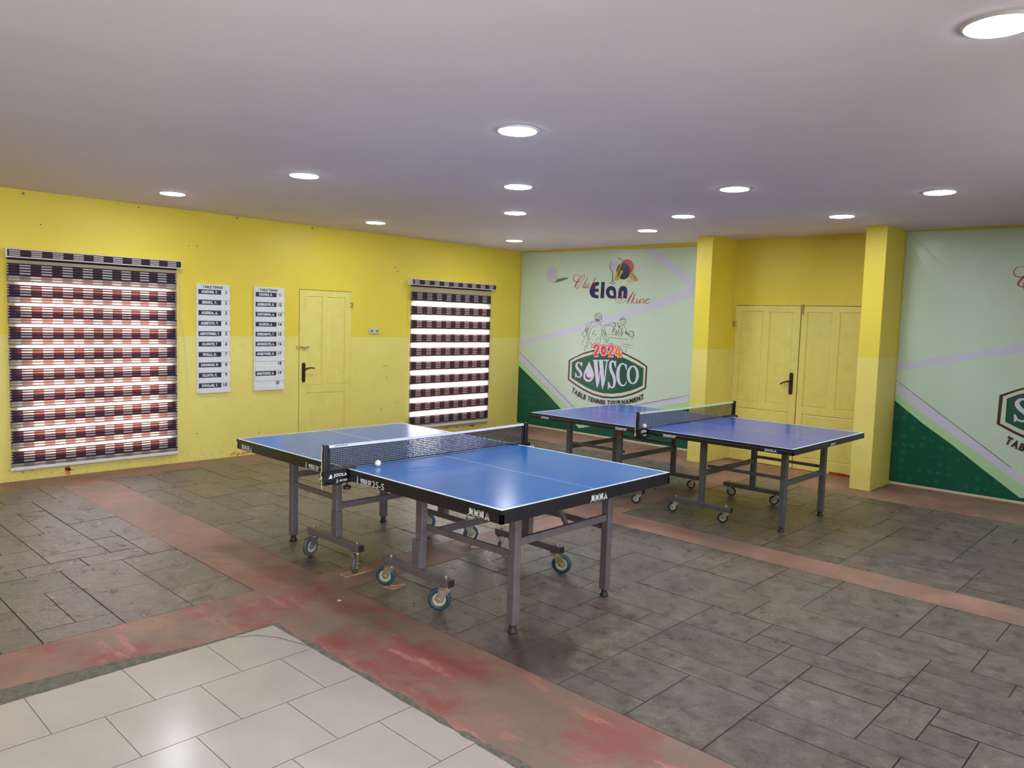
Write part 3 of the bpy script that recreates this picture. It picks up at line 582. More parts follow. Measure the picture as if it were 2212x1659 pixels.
# ------------------------------------------------------------------ vinyl banners
ART=[
('F','brown',2,[1060,1107,1179,1164,1317,1225,1509,1281,1662,1311,1758,1320,1878,1314,2044,1279,2162,1240,2324,1181,2474,1105,2472,795,2369,736,2248,683,2077,629,1902,598,1722,593,1535,619,1369,669,1212,732,1056,809]),
('F','pale',3,[1094,1096,1199,1152,1331,1208,1517,1259,1663,1288,1759,1297,1873,1291,2034,1259,2151,1221,2308,1163,2451,1093,2448,807,2351,755,2235,705,2070,653,1901,624,1724,620,1547,645,1383,693,1231,753,1085,822]),
('F','green',4,[1127,1077,1219,1126,1345,1171,1519,1218,1665,1243,1762,1250,1870,1244,2024,1214,2142,1179,2287,1128,2416,1071,2415,830,2322,783,2210,739,2062,697,1899,668,1724,662,1557,683,1404,729,1261,784,1129,842]),
('S','lilac',5,[1321,1033,1312,1030,1318,1041,1306,1036,1313,1051,1300,1046,1308,1063,1292,1055,1301,1072,1285,1062,1293,1080,1277,1067,1284,1087,1270,1071,1273,1092,1263,1072,1260,1094,1260,1072,1247,1093,1257,1071,1234,1088,1252,1068,1223,1082,1247,1064,1214,1074,1244,1059,1207,1064,1240,1053,1201,1054,1238,1047,1197,1041,1237,1040,1197,1027,1238,1034,1201,1013,1241,1026,1208,1000,1247,1017,1217,988,1255,1007,1227,975,1264,998,1239,964,1273,990,1253,954,1285,982,1265,946,1298,972,1274,938,1310,961,1281,930,1320,950,1288,921,1327,938,1294,914,1333,927,1297,907,1337,915,1299,903,1337,904,1299,899,1333,893,1298,895,1328,884,1296,890,1320,876,1291,885,1311,869,1283,879,1299,861,1276,875,1286,855,1270,873,1271,853,1264,873,1256,855,1256,875,1244,860,1246,879,1233,867,1238,884,1224,875,1231,892,1217,886,1225,903,1211,898,1219,913,1207,910,1215,920,1205,917]),
('F','lilac',5,[1302,1086,1328,1100,1328,1025,1312,1031]),
('F','lilac',5,[1198,930,1213,923,1232,870,1203,845]),
('F','lilac',5,[1455,1112,1482,1067,1523,1000,1551,943,1556,903,1536,852,1501,818,1457,805,1407,813,1367,845,1356,889,1371,950,1409,1023,1438,1074]),
('F','brown',6,[1404,947,1389,911,1400,867,1431,841,1468,839,1499,860,1510,880,1479,868,1442,870,1415,893,1408,923]),
('F','lilac',5,[1538,1125,1609,1129,1648,841,1623,727,1605,769]),
('F','lilac',5,[1623,727,1638,801,1664,1059,1679,1060,1656,812]),
('F','lilac',5,[1636,1131,1709,1135,1752,839,1721,709,1701,767]),
('F','lilac',5,[1721,709,1739,779,1767,1137,1789,1139,1763,850]),
('F','lilac',5,[1526,1138,1623,1144,1622,1125,1527,1119]),
('F','lilac',5,[1631,1146,1723,1151,1722,1133,1632,1127]),
('F','lilac',5,[1734,1152,1818,1157,1815,1138,1735,1134]),
('S','lilac',5,[1937,1072,1926,1069,1935,1083,1921,1079,1932,1098,1915,1094,1927,1114,1908,1108,1922,1128,1901,1118,1914,1137,1895,1123,1904,1145,1889,1125,1893,1149,1885,1126,1880,1151,1881,1126,1868,1150,1879,1124,1855,1145,1875,1122,1843,1137,1873,1119,1833,1125,1871,1114,1827,1110,1869,1105,1823,1094,1868,1092,1821,1076,1868,1077,1821,1058,1870,1063,1824,1040,1873,1049,1829,1021,1878,1034,1836,1003,1885,1018,1844,985,1892,1003,1854,967,1901,988,1866,950,1911,973,1877,935,1923,956,1885,920,1933,938,1892,905,1941,920,1898,890,1947,902,1903,875,1952,884,1906,860,1955,866,1908,844,1956,847,1908,827,1954,827,1907,811,1951,808,1905,798,1946,791,1902,788,1938,776,1897,780,1927,763,1892,773,1914,752,1889,771,1899,745,1888,770,1882,745,1883,770,1868,750,1876,774,1857,758,1868,780,1847,769,1858,792,1839,784,1848,809,1832,803,1838,825,1826,821,1831,837,1822,834]),
('F','lilac',5,[1918,1135,1943,1158,1945,1040,1930,1056]),
('F','lilac',5,[1811,836,1829,826,1852,764,1816,715]),
('S','lilac',5,[2130,1042,2121,1039,2128,1053,2116,1050,2124,1069,2110,1065,2118,1087,2102,1080,2111,1101,2094,1091,2100,1111,2086,1097,2087,1119,2076,1102,2073,1123,2067,1104,2058,1125,2059,1104,2043,1123,2052,1101,2028,1118,2045,1096,2013,1110,2039,1090,2000,1100,2033,1082,1989,1086,2027,1071,1979,1071,2022,1058,1970,1053,2018,1043,1963,1035,2015,1028,1958,1015,2013,1011,1956,994,2012,993,1954,973,2012,974,1954,952,2013,956,1956,931,2014,937,1959,910,2016,919,1964,889,2020,901,1970,870,2024,885,1979,853,2028,870,1989,837,2033,856,2001,823,2038,843,2014,811,2044,833,2028,802,2051,826,2043,796,2059,819,2058,792,2068,815,2073,791,2076,812,2088,793,2083,812,2101,798,2092,814,2114,806,2101,818,2124,815,2109,824,2131,829,2117,833,2137,844,2124,847,2141,858,2130,861,2144,868,2135,870]),
('F','lilac',5,[2109,1104,2131,1117,2136,1024,2120,1038]),
('C','lilac',5,[2297,971,2344,975,2298,963,2345,965,2298,954,2344,954,2297,946,2343,944,2296,937,2342,934,2295,929,2339,924,2294,921,2337,914,2292,913,2333,905,2290,906,2329,896,2287,899,2325,888,2285,893,2320,880,2282,887,2314,872,2279,881,2308,865,2275,876,2302,859,2272,872,2295,853,2268,867,2288,849,2265,864,2280,845,2261,861,2272,841,2257,859,2265,839,2252,856,2257,838,2248,855,2249,838,2243,856,2241,837,2239,857,2233,837,2234,859,2225,838,2230,861,2217,839,2226,864,2209,842,2222,868,2201,846,2218,872,2193,850,2214,876,2186,856,2211,881,2179,862,2207,887,2173,868,2204,893,2167,876,2201,899,2162,883,2198,906,2157,892,2195,914,2152,901,2193,922,2149,910,2191,930,2145,919,2189,938,2143,929,2188,946,2141,939,2187,955,2139,950,2186,963,2138,960,2186,972,2138,970,2186,981,2138,981,2186,989,2139,991,2187,998,2141,1001,2188,1006,2143,1011,2190,1014,2146,1021,2192,1022,2150,1030,2194,1029,2154,1039,2196,1036,2158,1048,2199,1042,2163,1056,2202,1049,2169,1064,2205,1054,2175,1070,2208,1059,2182,1077,2212,1064,2189,1082,2216,1068,2196,1087,2219,1071,2204,1091,2223,1074,2211,1094,2227,1076,2219,1096,2232,1078,2227,1097,2236,1080,2235,1097,2241,1079,2243,1098,2245,1078,2251,1098,2250,1076,2259,1097,2254,1073,2267,1095,2258,1070,2275,1092,2262,1067,2283,1088,2266,1063,2290,1084,2269,1058,2297,1078,2273,1053,2304,1072,2277,1048,2310,1066,2280,1042,2316,1058,2283,1035,2321,1051,2286,1028,2326,1042,2289,1021,2330,1034,2291,1013,2334,1024,2293,1005,2337,1015,2294,997,2340,1005,2296,989,2342,995,2297,980,2343,985]),
('S','outline',7,[1586,1302,1496,1313,1588,1309,1498,1320,1590,1318,1500,1331,1591,1324,1504,1345,1591,1325,1513,1361,1589,1322,1527,1375,1588,1322,1542,1384,1587,1321,1560,1390,1582,1320,1580,1393,1578,1321,1600,1391,1577,1321,1618,1386,1576,1322,1635,1377,1572,1325,1649,1364,1571,1327,1658,1349,1571,1327,1661,1334,1571,1324,1661,1318,1570,1320,1658,1302,1567,1312,1651,1286,1560,1301,1642,1271,1552,1288,1632,1256,1544,1276,1623,1242,1534,1263,1612,1226,1523,1248,1600,1211,1513,1235,1589,1198,1505,1226,1582,1188]),
('S','outline',7,[1543,1171,1530,1243,1633,1183,1621,1254]),
('S','pink',8,[1578,1303,1505,1312,1579,1310,1506,1319,1581,1319,1509,1329,1583,1326,1512,1343,1584,1328,1520,1357,1583,1327,1533,1370,1584,1327,1547,1378,1584,1328,1562,1384,1582,1327,1580,1386,1580,1327,1598,1385,1581,1327,1614,1380,1581,1327,1630,1372,1580,1328,1642,1360,1579,1329,1650,1347,1580,1327,1653,1333,1580,1324,1653,1319,1578,1318,1649,1304,1575,1310,1643,1289,1568,1298,1634,1274,1560,1285,1625,1259,1551,1272,1615,1245,1542,1259,1605,1230,1530,1245,1593,1214,1520,1232,1582,1201,1513,1223,1575,1192]),
('S','pink',8,[1541,1178,1532,1236,1632,1190,1622,1248]),
('S','red1',9,[1561,1305,1522,1310,1562,1312,1523,1317,1564,1322,1526,1327,1567,1330,1529,1339,1569,1335,1535,1350,1571,1337,1545,1360,1575,1339,1555,1366,1579,1341,1567,1371,1581,1341,1581,1372,1584,1341,1594,1371,1589,1339,1607,1368,1593,1338,1618,1362,1594,1336,1628,1353,1596,1333,1633,1343,1597,1329,1636,1332,1597,1323,1636,1320,1595,1315,1633,1307,1591,1305,1627,1294,1584,1293,1619,1279,1575,1279,1610,1265,1566,1266,1600,1251,1556,1252,1590,1237,1545,1238,1578,1222,1535,1225,1568,1208,1527,1215,1560,1199]),
('S','red1',9,[1539,1191,1534,1222,1630,1203,1624,1234]),
('C','outline',7,[1703,1288,1792,1292,1703,1284,1792,1284,1703,1279,1792,1276,1702,1275,1791,1268,1702,1272,1789,1260,1701,1268,1787,1252,1700,1266,1784,1244,1699,1263,1780,1236,1698,1262,1776,1229,1698,1262,1770,1222,1698,1262,1764,1215,1700,1264,1755,1208,1703,1266,1745,1202,1709,1267,1732,1198,1715,1268,1718,1196,1721,1268,1705,1197,1726,1267,1691,1200,1730,1265,1680,1204,1732,1264,1671,1210,1732,1264,1664,1216,1732,1264,1657,1223,1731,1265,1652,1230,1730,1267,1648,1237,1729,1270,1644,1244,1728,1273,1641,1252,1727,1276,1639,1260,1726,1281,1637,1268,1725,1285,1636,1276,1725,1289,1635,1285,1725,1293,1635,1293,1725,1298,1635,1301,1725,1302,1636,1310,1726,1306,1638,1318,1727,1309,1640,1326,1728,1312,1643,1334,1729,1314,1647,1341,1730,1315,1651,1349,1730,1315,1657,1356,1729,1315,1664,1363,1728,1314,1672,1369,1724,1312,1683,1375,1719,1310,1696,1379,1713,1309,1709,1381,1707,1309,1723,1380,1701,1311,1736,1377,1697,1312,1747,1373,1696,1313,1756,1367,1695,1313,1763,1361,1695,1313,1770,1354,1696,1312,1775,1347,1697,1310,1779,1340,1699,1307,1783,1332,1700,1304,1786,1325,1701,1301,1788,1317,1702,1297,1790,1309,1703,1292,1791,1301]),
('C','pink',8,[1711,1288,1784,1292,1711,1284,1784,1284,1711,1279,1783,1276,1711,1275,1782,1269,1710,1270,1781,1261,1709,1267,1779,1253,1708,1264,1776,1246,1706,1261,1773,1239,1705,1259,1769,1232,1705,1258,1764,1225,1704,1258,1758,1219,1705,1258,1750,1214,1707,1260,1741,1208,1711,1261,1730,1205,1715,1261,1718,1203,1719,1261,1706,1203,1723,1260,1695,1206,1726,1259,1685,1210,1726,1259,1677,1215,1726,1259,1670,1220,1725,1260,1664,1227,1724,1262,1660,1233,1722,1264,1656,1240,1721,1268,1652,1247,1719,1271,1649,1254,1718,1275,1647,1262,1717,1279,1645,1269,1717,1284,1644,1277,1716,1289,1643,1285,1716,1293,1643,1293,1716,1298,1644,1301,1717,1303,1645,1309,1718,1307,1646,1317,1719,1310,1648,1324,1720,1314,1651,1331,1721,1316,1654,1339,1722,1318,1659,1345,1723,1319,1664,1352,1723,1319,1670,1358,1723,1319,1677,1364,1720,1318,1687,1369,1717,1316,1698,1373,1712,1316,1710,1374,1708,1316,1721,1374,1704,1317,1733,1371,1702,1318,1742,1367,1701,1318,1750,1362,1702,1318,1757,1356,1702,1317,1763,1350,1704,1316,1768,1344,1705,1313,1772,1337,1707,1310,1775,1330,1708,1306,1778,1323,1709,1302,1780,1315,1710,1298,1782,1308,1711,1293,1783,1300]),
('C','red2',9,[1728,1289,1767,1291,1728,1284,1767,1284,1728,1278,1766,1277,1727,1273,1766,1270,1726,1268,1764,1263,1725,1264,1763,1257,1724,1259,1760,1250,1722,1256,1757,1244,1720,1253,1754,1238,1718,1251,1750,1233,1717,1249,1745,1228,1715,1248,1740,1224,1715,1248,1733,1220,1715,1248,1725,1218,1716,1248,1717,1217,1716,1248,1709,1217,1717,1248,1701,1219,1716,1248,1694,1222,1715,1249,1688,1225,1713,1250,1683,1230,1711,1252,1679,1234,1709,1255,1675,1240,1707,1259,1671,1246,1705,1263,1668,1252,1703,1267,1666,1258,1702,1272,1664,1265,1701,1277,1662,1272,1700,1283,1661,1279,1699,1288,1660,1286,1699,1293,1660,1293,1699,1299,1661,1300,1700,1304,1662,1307,1701,1309,1663,1314,1702,1314,1665,1321,1704,1318,1667,1327,1706,1322,1670,1333,1707,1324,1673,1339,1709,1327,1678,1344,1711,1328,1682,1349,1712,1329,1688,1353,1712,1330,1695,1357,1712,1329,1702,1359,1712,1329,1710,1361,1711,1329,1718,1360,1711,1330,1726,1358,1711,1329,1733,1355,1713,1328,1739,1352,1715,1327,1744,1347,1717,1325,1749,1343,1719,1322,1753,1337,1721,1319,1756,1331,1723,1314,1759,1325,1724,1310,1762,1319,1726,1305,1764,1312,1727,1300,1765,1305,1728,1295,1766,1298]),
('S','outline',7,[1850,1309,1763,1317,1851,1315,1763,1322,1852,1322,1765,1332,1853,1327,1768,1346,1853,1327,1776,1361,1851,1325,1789,1374,1851,1325,1803,1384,1849,1324,1821,1391,1841,1323,1844,1395,1835,1324,1866,1391,1837,1323,1883,1384,1838,1322,1899,1375,1836,1324,1912,1361,1834,1328,1920,1345,1834,1328,1922,1330,1834,1327,1920,1316,1833,1323,1916,1301,1829,1316,1909,1287,1823,1307,1900,1273,1816,1295,1891,1260,1807,1284,1882,1248,1798,1273,1872,1235,1788,1261,1860,1221,1778,1250,1850,1209,1771,1241,1844,1201]),
('S','outline',7,[1801,1185,1800,1257,1897,1189,1896,1260]),
('S','pink',8,[1842,1309,1771,1316,1843,1316,1772,1322,1844,1323,1773,1331,1845,1329,1776,1344,1846,1330,1783,1358,1845,1329,1795,1370,1847,1330,1807,1378,1846,1330,1823,1385,1841,1330,1844,1388,1838,1330,1863,1385,1841,1329,1879,1378,1844,1327,1893,1370,1843,1328,1905,1358,1842,1329,1912,1344,1843,1329,1914,1330,1842,1326,1912,1317,1841,1321,1908,1303,1837,1313,1902,1290,1831,1303,1893,1276,1823,1292,1884,1263,1814,1281,1875,1251,1805,1269,1865,1238,1795,1257,1853,1225,1785,1246,1844,1213,1778,1238,1837,1205]),
('S','pink',8,[1801,1192,1800,1250,1897,1195,1896,1253]),
('S','red3',9,[1825,1311,1788,1314,1826,1317,1788,1320,1828,1325,1790,1329,1829,1333,1793,1340,1831,1337,1798,1351,1834,1339,1806,1360,1838,1342,1816,1367,1841,1343,1829,1372,1842,1343,1843,1374,1844,1343,1857,1372,1850,1340,1870,1367,1855,1337,1881,1360,1858,1335,1890,1351,1859,1333,1896,1340,1859,1329,1897,1330,1859,1323,1896,1319,1856,1317,1892,1307,1852,1308,1887,1295,1845,1297,1879,1283,1837,1285,1870,1270,1829,1274,1861,1258,1819,1262,1851,1245,1809,1249,1840,1232,1799,1238,1830,1221,1792,1230,1823,1213]),
('S','red3',9,[1801,1206,1800,1237,1897,1209,1896,1240]),
('S','outline',7,[1935,1373,2016,1350,1910,1315,1991,1292]),
('S','outline',7,[1909,1317,1992,1299,1887,1256,1970,1238]),
('S','outline',7,[1922,1212,1931,1283,2032,1204,2041,1275]),
('S','outline',7,[1955,1315,2041,1316,1954,1192,2040,1194]),
('S','pink',8,[1943,1370,2009,1352,1917,1312,1984,1294]),
('S','pink',8,[1916,1316,1984,1300,1895,1255,1963,1240]),
('S','pink',8,[1923,1218,1930,1276,2033,1211,2041,1268]),
('S','pink',8,[1963,1315,2033,1315,1962,1193,2032,1194]),
('S','orange',9,[1958,1366,1993,1356,1933,1308,1968,1298]),
('S','orange',9,[1932,1312,1968,1304,1911,1251,1947,1243]),
('S','orange',9,[1924,1232,1928,1262,2035,1224,2039,1255]),
('S','orange',9,[1979,1315,2017,1315,1979,1193,2016,1194]),
('S','darkred',4,[1248,2335,1244,2334,1242,2342,1239,2340,1235,2351,1231,2350,1225,2362,1222,2359,1215,2370,1212,2367,1203,2378,1200,2374,1189,2384,1186,2380,1174,2390,1173,2385,1161,2392,1160,2388,1147,2393,1148,2388,1134,2391,1136,2386,1122,2387,1125,2382,1111,2381,1117,2377,1103,2372,1110,2369,1097,2362,1104,2359,1092,2350,1100,2349,1091,2339,1099,2338,1091,2327,1101,2328,1094,2315,1104,2318,1100,2304,1110,2308,1108,2294,1117,2301,1120,2288,1126,2296,1134,2284,1137,2293,1149,2281,1150,2291,1166,2280,1165,2290,1183,2281,1182,2290,1202,2283,1200,2291,1221,2287,1218,2294,1239,2293,1235,2299,1257,2302,1252,2307,1273,2312,1268,2317,1288,2324,1283,2327,1300,2334,1295,2337,1308,2343,1303,2346,1315,2352,1309,2354,1319,2360,1313,2361,1319,2367,1313,2367,1315,2374,1310,2372,1308,2380,1305,2376,1299,2384,1297,2380,1290,2386,1290,2381,1281,2385,1283,2380,1272,2382,1276,2377,1262,2377,1267,2373,1252,2371,1258,2366,1239,2361,1247,2356,1226,2349,1235,2344,1212,2337,1222,2330,1199,2324,1211,2317,1188,2312,1201,2305,1177,2300,1191,2293,1167,2288,1182,2281,1158,2277,1174,2269,1150,2266,1166,2258,1142,2255,1159,2248,1136,2245,1154,2239,1132,2235,1151,2231,1132,2224,1149,2223,1133,2214,1149,2215,1137,2205,1150,2208,1144,2197,1153,2204,1154,2192,1159,2199,1166,2188,1168,2196,1179,2187,1179,2194,1192,2189,1189,2195,1204,2195,1200,2199,1217,2203,1212,2207,1228,2213,1223,2216,1238,2222,1233,2225,1247,2233,1242,2235,1255,2244,1249,2246,1261,2255,1255,2256,1263,2264,1256,2264,1259,2271,1254,2268,1251,2276,1249,2272,1242,2278,1241,2274,1233,2279,1234,2274,1223,2276,1226,2272,1213,2272,1217,2268,1203,2265,1208,2262,1195,2258,1201,2255,1190,2249,1195,2247,1186,2239,1192,2237,1183,2228,1189,2227,1181,2216,1187,2216,1181,2204,1187,2204,1183,2189,1188,2190,1185,2177,1190,2177,1187,2168,1191,2168]),
('S','darkred',4,[1366,2352,1374,2349,1359,2339,1367,2336,1348,2321,1358,2317,1336,2300,1347,2296,1324,2282,1337,2276,1313,2265,1325,2259,1300,2247,1312,2241,1289,2231,1301,2226,1281,2217,1294,2214,1280,2205,1292,2206,1284,2196,1294,2199,1291,2190,1297,2196,1300,2188,1298,2194,1308,2192,1302,2196,1315,2200,1309,2203,1321,2208,1316,2211,1326,2214,1321,2216]),
('S','darkred',4,[1350,2266,1357,2263,1343,2255,1351,2252,1333,2239,1343,2235,1323,2222,1334,2218,1317,2208,1330,2206,1318,2198,1330,2199,1323,2190,1332,2195,1332,2185,1334,2193,1342,2186,1338,2193,1353,2193,1347,2198,1365,2205,1359,2209,1377,2218,1372,2221,1386,2229,1382,2232,1393,2239,1388,2241,1399,2249,1393,2251,1402,2257,1397,2259,1405,2263,1400,2265]),
('S','darkred',4,[1399,2265,1406,2262,1392,2254,1401,2251,1383,2238,1393,2235,1374,2221,1385,2218,1368,2208,1381,2206,1369,2198,1381,2199,1374,2191,1383,2196,1381,2187,1385,2193,1389,2186,1387,2192,1396,2189,1391,2194,1402,2195,1397,2198,1408,2201,1404,2204,1412,2205,1408,2208]),
('S','darkred',4,[1520,2353,1528,2350,1512,2342,1521,2338,1501,2326,1511,2321,1488,2307,1500,2302,1476,2288,1488,2282,1463,2268,1475,2262,1449,2245,1461,2240,1436,2224,1449,2220,1429,2208,1442,2205,1430,2195,1442,2197,1437,2186,1444,2192,1448,2182,1450,2189,1458,2182,1456,2189,1468,2186,1463,2191,1479,2194,1474,2198,1490,2203,1484,2207,1499,2212,1493,2215,1506,2221,1499,2224,1511,2232,1505,2234,1515,2242,1508,2243,1515,2250,1509,2248,1507,2255,1506,2250,1496,2255,1496,2250,1485,2254,1486,2250,1478,2254,1479,2250]),
('S','darkred',4,[2187,2140,2193,2137,2179,2129,2186,2126,2169,2114,2176,2111,2157,2097,2163,2093,2143,2081,2150,2077,2130,2066,2136,2062,2115,2051,2120,2047,2099,2036,2103,2032,2083,2023,2087,2020,2067,2013,2071,2009,2052,2003,2055,2000,2036,1995,2039,1992,2020,1988,2022,1985,2004,1983,2005,1979,1987,1979,1988,1975,1971,1976,1971,1972,1956,1974,1956,1970,1942,1975,1942,1971,1929,1976,1928,1973,1918,1979,1916,1976,1909,1984,1906,1981,1902,1989,1898,1987,1896,1997,1892,1995,1893,2005,1888,2004,1892,2013,1886,2013,1893,2022,1888,2023,1897,2032,1892,2034,1903,2042,1898,2045,1911,2050,1907,2054,1922,2057,1918,2061,1935,2062,1932,2067,1949,2067,1947,2072,1961,2068,1960,2074,1971,2067,1972,2073,1981,2064,1984,2069,1989,2060,1993,2064,1994,2055,2000,2057,1997,2048,2003,2048,1997,2039,2003,2038,1995,2030,1999,2028,1989,2023,1993,2020,1978,2016,1981,2013,1962,2011,1964,2008,1946,2006,1947,2003,1935,2003,1936,2000]),
('S','darkred',4,[2188,2141,2195,2138,2179,2128,2188,2125,2168,2110,2178,2105,2154,2088,2166,2083,2141,2067,2154,2061,2127,2042,2140,2037,2112,2016,2125,2010,2098,1991,2111,1986,2089,1974,2101,1969]),
('S','darkred',4,[2018,2081,2015,2085,2025,2084,2023,2088,2037,2088,2034,2093,2049,2092,2046,2097,2058,2093,2058,2099,2064,2091,2067,2096,2072,2087,2075,2091,2078,2083,2081,2085,2082,2079,2085,2082]),
('S','darkred',4,[2001,2040,1998,2041,2005,2048,2001,2049,2009,2059,2005,2060,2014,2070,2009,2071,2019,2078,2014,2080,2023,2081,2020,2085,2028,2083,2026,2087,2032,2084,2031,2088,2035,2085,2034,2089]),
('S','darkred',4,[2221,2116,2227,2113,2215,2106,2223,2103,2207,2092,2216,2089,2198,2076,2208,2072,2188,2058,2200,2054,2179,2037,2190,2033,2168,2012,2179,2009,2159,1990,2169,1986,2152,1974,2162,1971]),
('S','darkred',4,[2222,2042,2226,2037,2213,2037,2217,2032,2199,2030,2202,2026,2185,2022,2189,2018,2177,2013,2183,2011,2179,2001,2185,2003,2186,1989,2192,1992,2196,1978,2202,1983,2206,1971,2210,1978,2216,1971,2213,1977,2224,1976,2220,1980,2230,1981,2226,1985,2234,1985,2231,1988]),
('S','darkred',4,[2267,2039,2273,2036,2261,2029,2269,2026,2252,2015,2261,2011,2244,1999,2254,1996,2240,1987,2251,1986,2241,1978,2251,1980,2247,1971,2253,1977,2255,1968,2256,1975,2264,1970,2261,1976,2274,1977,2269,1981,2286,1988,2281,1991,2297,2000,2293,2003,2306,2010,2302,2012,2313,2018,2309,2020,2318,2026,2314,2028,2322,2032,2318,2034,2325,2036,2320,2039]),
('S','darkred',4,[2319,2039,2326,2036,2314,2029,2321,2026,2305,2015,2314,2011,2297,2000,2307,1996,2292,1988,2304,1986,2293,1979,2304,1981,2298,1973,2305,1979,2304,1971,2307,1977,2311,1970,2309,1976,2317,1973,2313,1977,2323,1978,2319,1981,2328,1982,2324,1986,2331,1986,2328,1988]),
('S','darkred',4,[2355,2041,2359,2038,2351,2037,2355,2034,2346,2032,2350,2029,2341,2026,2346,2024,2343,2021,2344,2024,2351,2022,2349,2026,2363,2027,2361,2031,2374,2029,2373,2035,2375,2030,2383,2031,2372,2020,2381,2018,2365,2003,2374,2000,2356,1986,2365,1982,2350,1974,2360,1970]),
('S','darkred',4,[2393,1998,2391,2002,2403,2002,2400,2005,2416,2007,2414,2011,2430,2012,2428,2016,2442,2017,2439,2021,2450,2022,2447,2026,2458,2027,2454,2031,2463,2032,2458,2035,2465,2037,2459,2036,2460,2041,2457,2037,2452,2044,2451,2038,2443,2045,2444,2039,2433,2042,2437,2037,2422,2036,2428,2031,2410,2026,2417,2021,2399,2016,2407,2011,2391,2006,2401,2002,2389,1996,2400,1995,2390,1985,2400,1987,2394,1977,2403,1980,2399,1970,2406,1975,2407,1966,2410,1973,2416,1965,2417,1972,2426,1965,2424,1972,2435,1968,2433,1973,2445,1973,2442,1977,2456,1980,2452,1983,2465,1987,2462,1990,2471,1992,2469,1994]),
('F','navy',3,[1580,2278,1522,2278,1478,2265,1439,2234,1419,2190,1412,2143,1420,2103,1444,2071,1478,2051,1534,2041,1580,2041,1579,2087,1542,2088,1519,2101,1510,2119,1513,2134,1579,2134,1578,2180,1513,2182,1514,2202,1530,2221,1579,2230]),
('F','navy',3,[1622,2277,1683,2276,1679,2043,1616,2043]),
('H','navy',3,[[1893,2040,1828,2038,1785,2041,1742,2062,1717,2098,1710,2138,1720,2177,1747,2205,1790,2218,1834,2212,1869,2191,1887,2156,1893,2125],[1847,2080,1812,2079,1785,2095,1773,2122,1778,2148,1798,2161,1822,2157,1841,2137,1846,2110]]),
('F','navy',3,[1931,2040,1931,2133,1941,2179,1967,2208,2002,2216,2043,2208,2072,2182,2085,2144,2080,2039,2018,2041,2021,2129,2013,2148,2002,2150,1991,2137,1988,2040]),
('F','ball',2,[784,2395,783,2368,775,2342,763,2320,745,2301,724,2287,700,2278,675,2275,649,2279,624,2288,601,2303,581,2322,566,2346,557,2372,552,2399,554,2426,562,2452,575,2474,592,2493,614,2507,638,2516,664,2518,690,2514,714,2505,737,2490,756,2470,771,2447,780,2421]),
('F','shade',1,[689,2277,737,2311,780,2333,898,2351,1004,2354,982,2334,900,2307,793,2284]),
('F','ball',2,[1768,2570,1883,2567,1893,2504,1858,2443,1831,2411,1809,2411,1779,2448,1757,2503]),
('S','ink',3,[1767,2568,1771,2567,1764,2557,1768,2556,1759,2541,1764,2539,1755,2523,1760,2522,1754,2506,1759,2506,1757,2490,1763,2491,1763,2475,1769,2476,1770,2460,1776,2462,1778,2447,1784,2450,1786,2436,1792,2439,1796,2427,1802,2431,1804,2419,1811,2422,1810,2410,1818,2412,1813,2401,1822,2402,1814,2392,1824,2392,1814,2381,1825,2380,1814,2366,1825,2366,1813,2346,1825,2346,1813,2322,1825,2321,1812,2299,1825,2298,1811,2283,1825,2282]),
('S','ink',3,[1804,2278,1799,2284,1807,2280,1802,2285,1810,2282,1806,2287,1814,2284,1812,2289,1818,2284,1818,2290,1821,2283,1824,2289,1827,2281,1830,2286,1832,2278,1836,2284,1835,2277,1839,2282]),
('S','ink',3,[1757,2264,1760,2268,1762,2262,1765,2266,1769,2258,1772,2262,1777,2255,1779,2259,1786,2252,1787,2256,1796,2250,1796,2255,1806,2249,1807,2254,1817,2249,1817,2254,1827,2249,1827,2254,1837,2249,1836,2254,1846,2250,1845,2255,1854,2252,1853,2256,1862,2253,1859,2258,1868,2256,1864,2260,1872,2259,1869,2262,1876,2261,1872,2265,1878,2263,1874,2267]),
('F','ball',2,[1876,2266,1875,2263,1871,2260,1864,2258,1854,2256,1843,2254,1831,2253,1817,2253,1804,2253,1791,2255,1780,2256,1770,2259,1763,2262,1759,2265,1757,2268,1758,2271,1763,2274,1770,2276,1779,2278,1790,2280,1803,2281,1816,2281,1829,2280,1842,2279,1853,2277,1863,2275,1870,2272,1875,2269]),
('F','tan',3,[2094,2392,2144,2402,2177,2390,2255,2300,2233,2274]),
('F','tan2',4,[2085,2350,2131,2383,2158,2360,2230,2280,2203,2272]),
('F','halo',3,[2186,2490,2185,2467,2177,2445,2165,2426,2148,2410,2126,2398,2103,2391,2077,2389,2051,2392,2026,2400,2004,2413,1984,2430,1969,2450,1960,2472,1956,2496,1957,2519,1965,2541,1978,2560,1995,2576,2017,2588,2041,2594,2066,2596,2092,2593,2117,2584,2139,2571,2158,2555,2173,2535,2182,2513]),
('F','racket_red',4,[2177,2488,2176,2467,2169,2447,2157,2428,2141,2413,2121,2402,2099,2396,2075,2394,2051,2397,2028,2404,2006,2416,1988,2432,1974,2451,1965,2472,1961,2494,1963,2516,1970,2536,1982,2555,1998,2569,2018,2581,2041,2587,2065,2589,2089,2585,2112,2578,2133,2565,2151,2549,2164,2531,2173,2510]),
('F','racket_black',5,[2119,2422,2117,2396,2110,2372,2097,2350,2080,2332,2058,2318,2034,2310,2008,2308,1981,2311,1955,2320,1932,2334,1912,2353,1897,2376,1887,2401,1882,2427,1884,2453,1892,2477,1905,2499,1923,2517,1945,2530,1969,2538,1996,2541,2022,2537,2047,2528,2070,2513,2090,2494,2105,2472,2115,2447]),
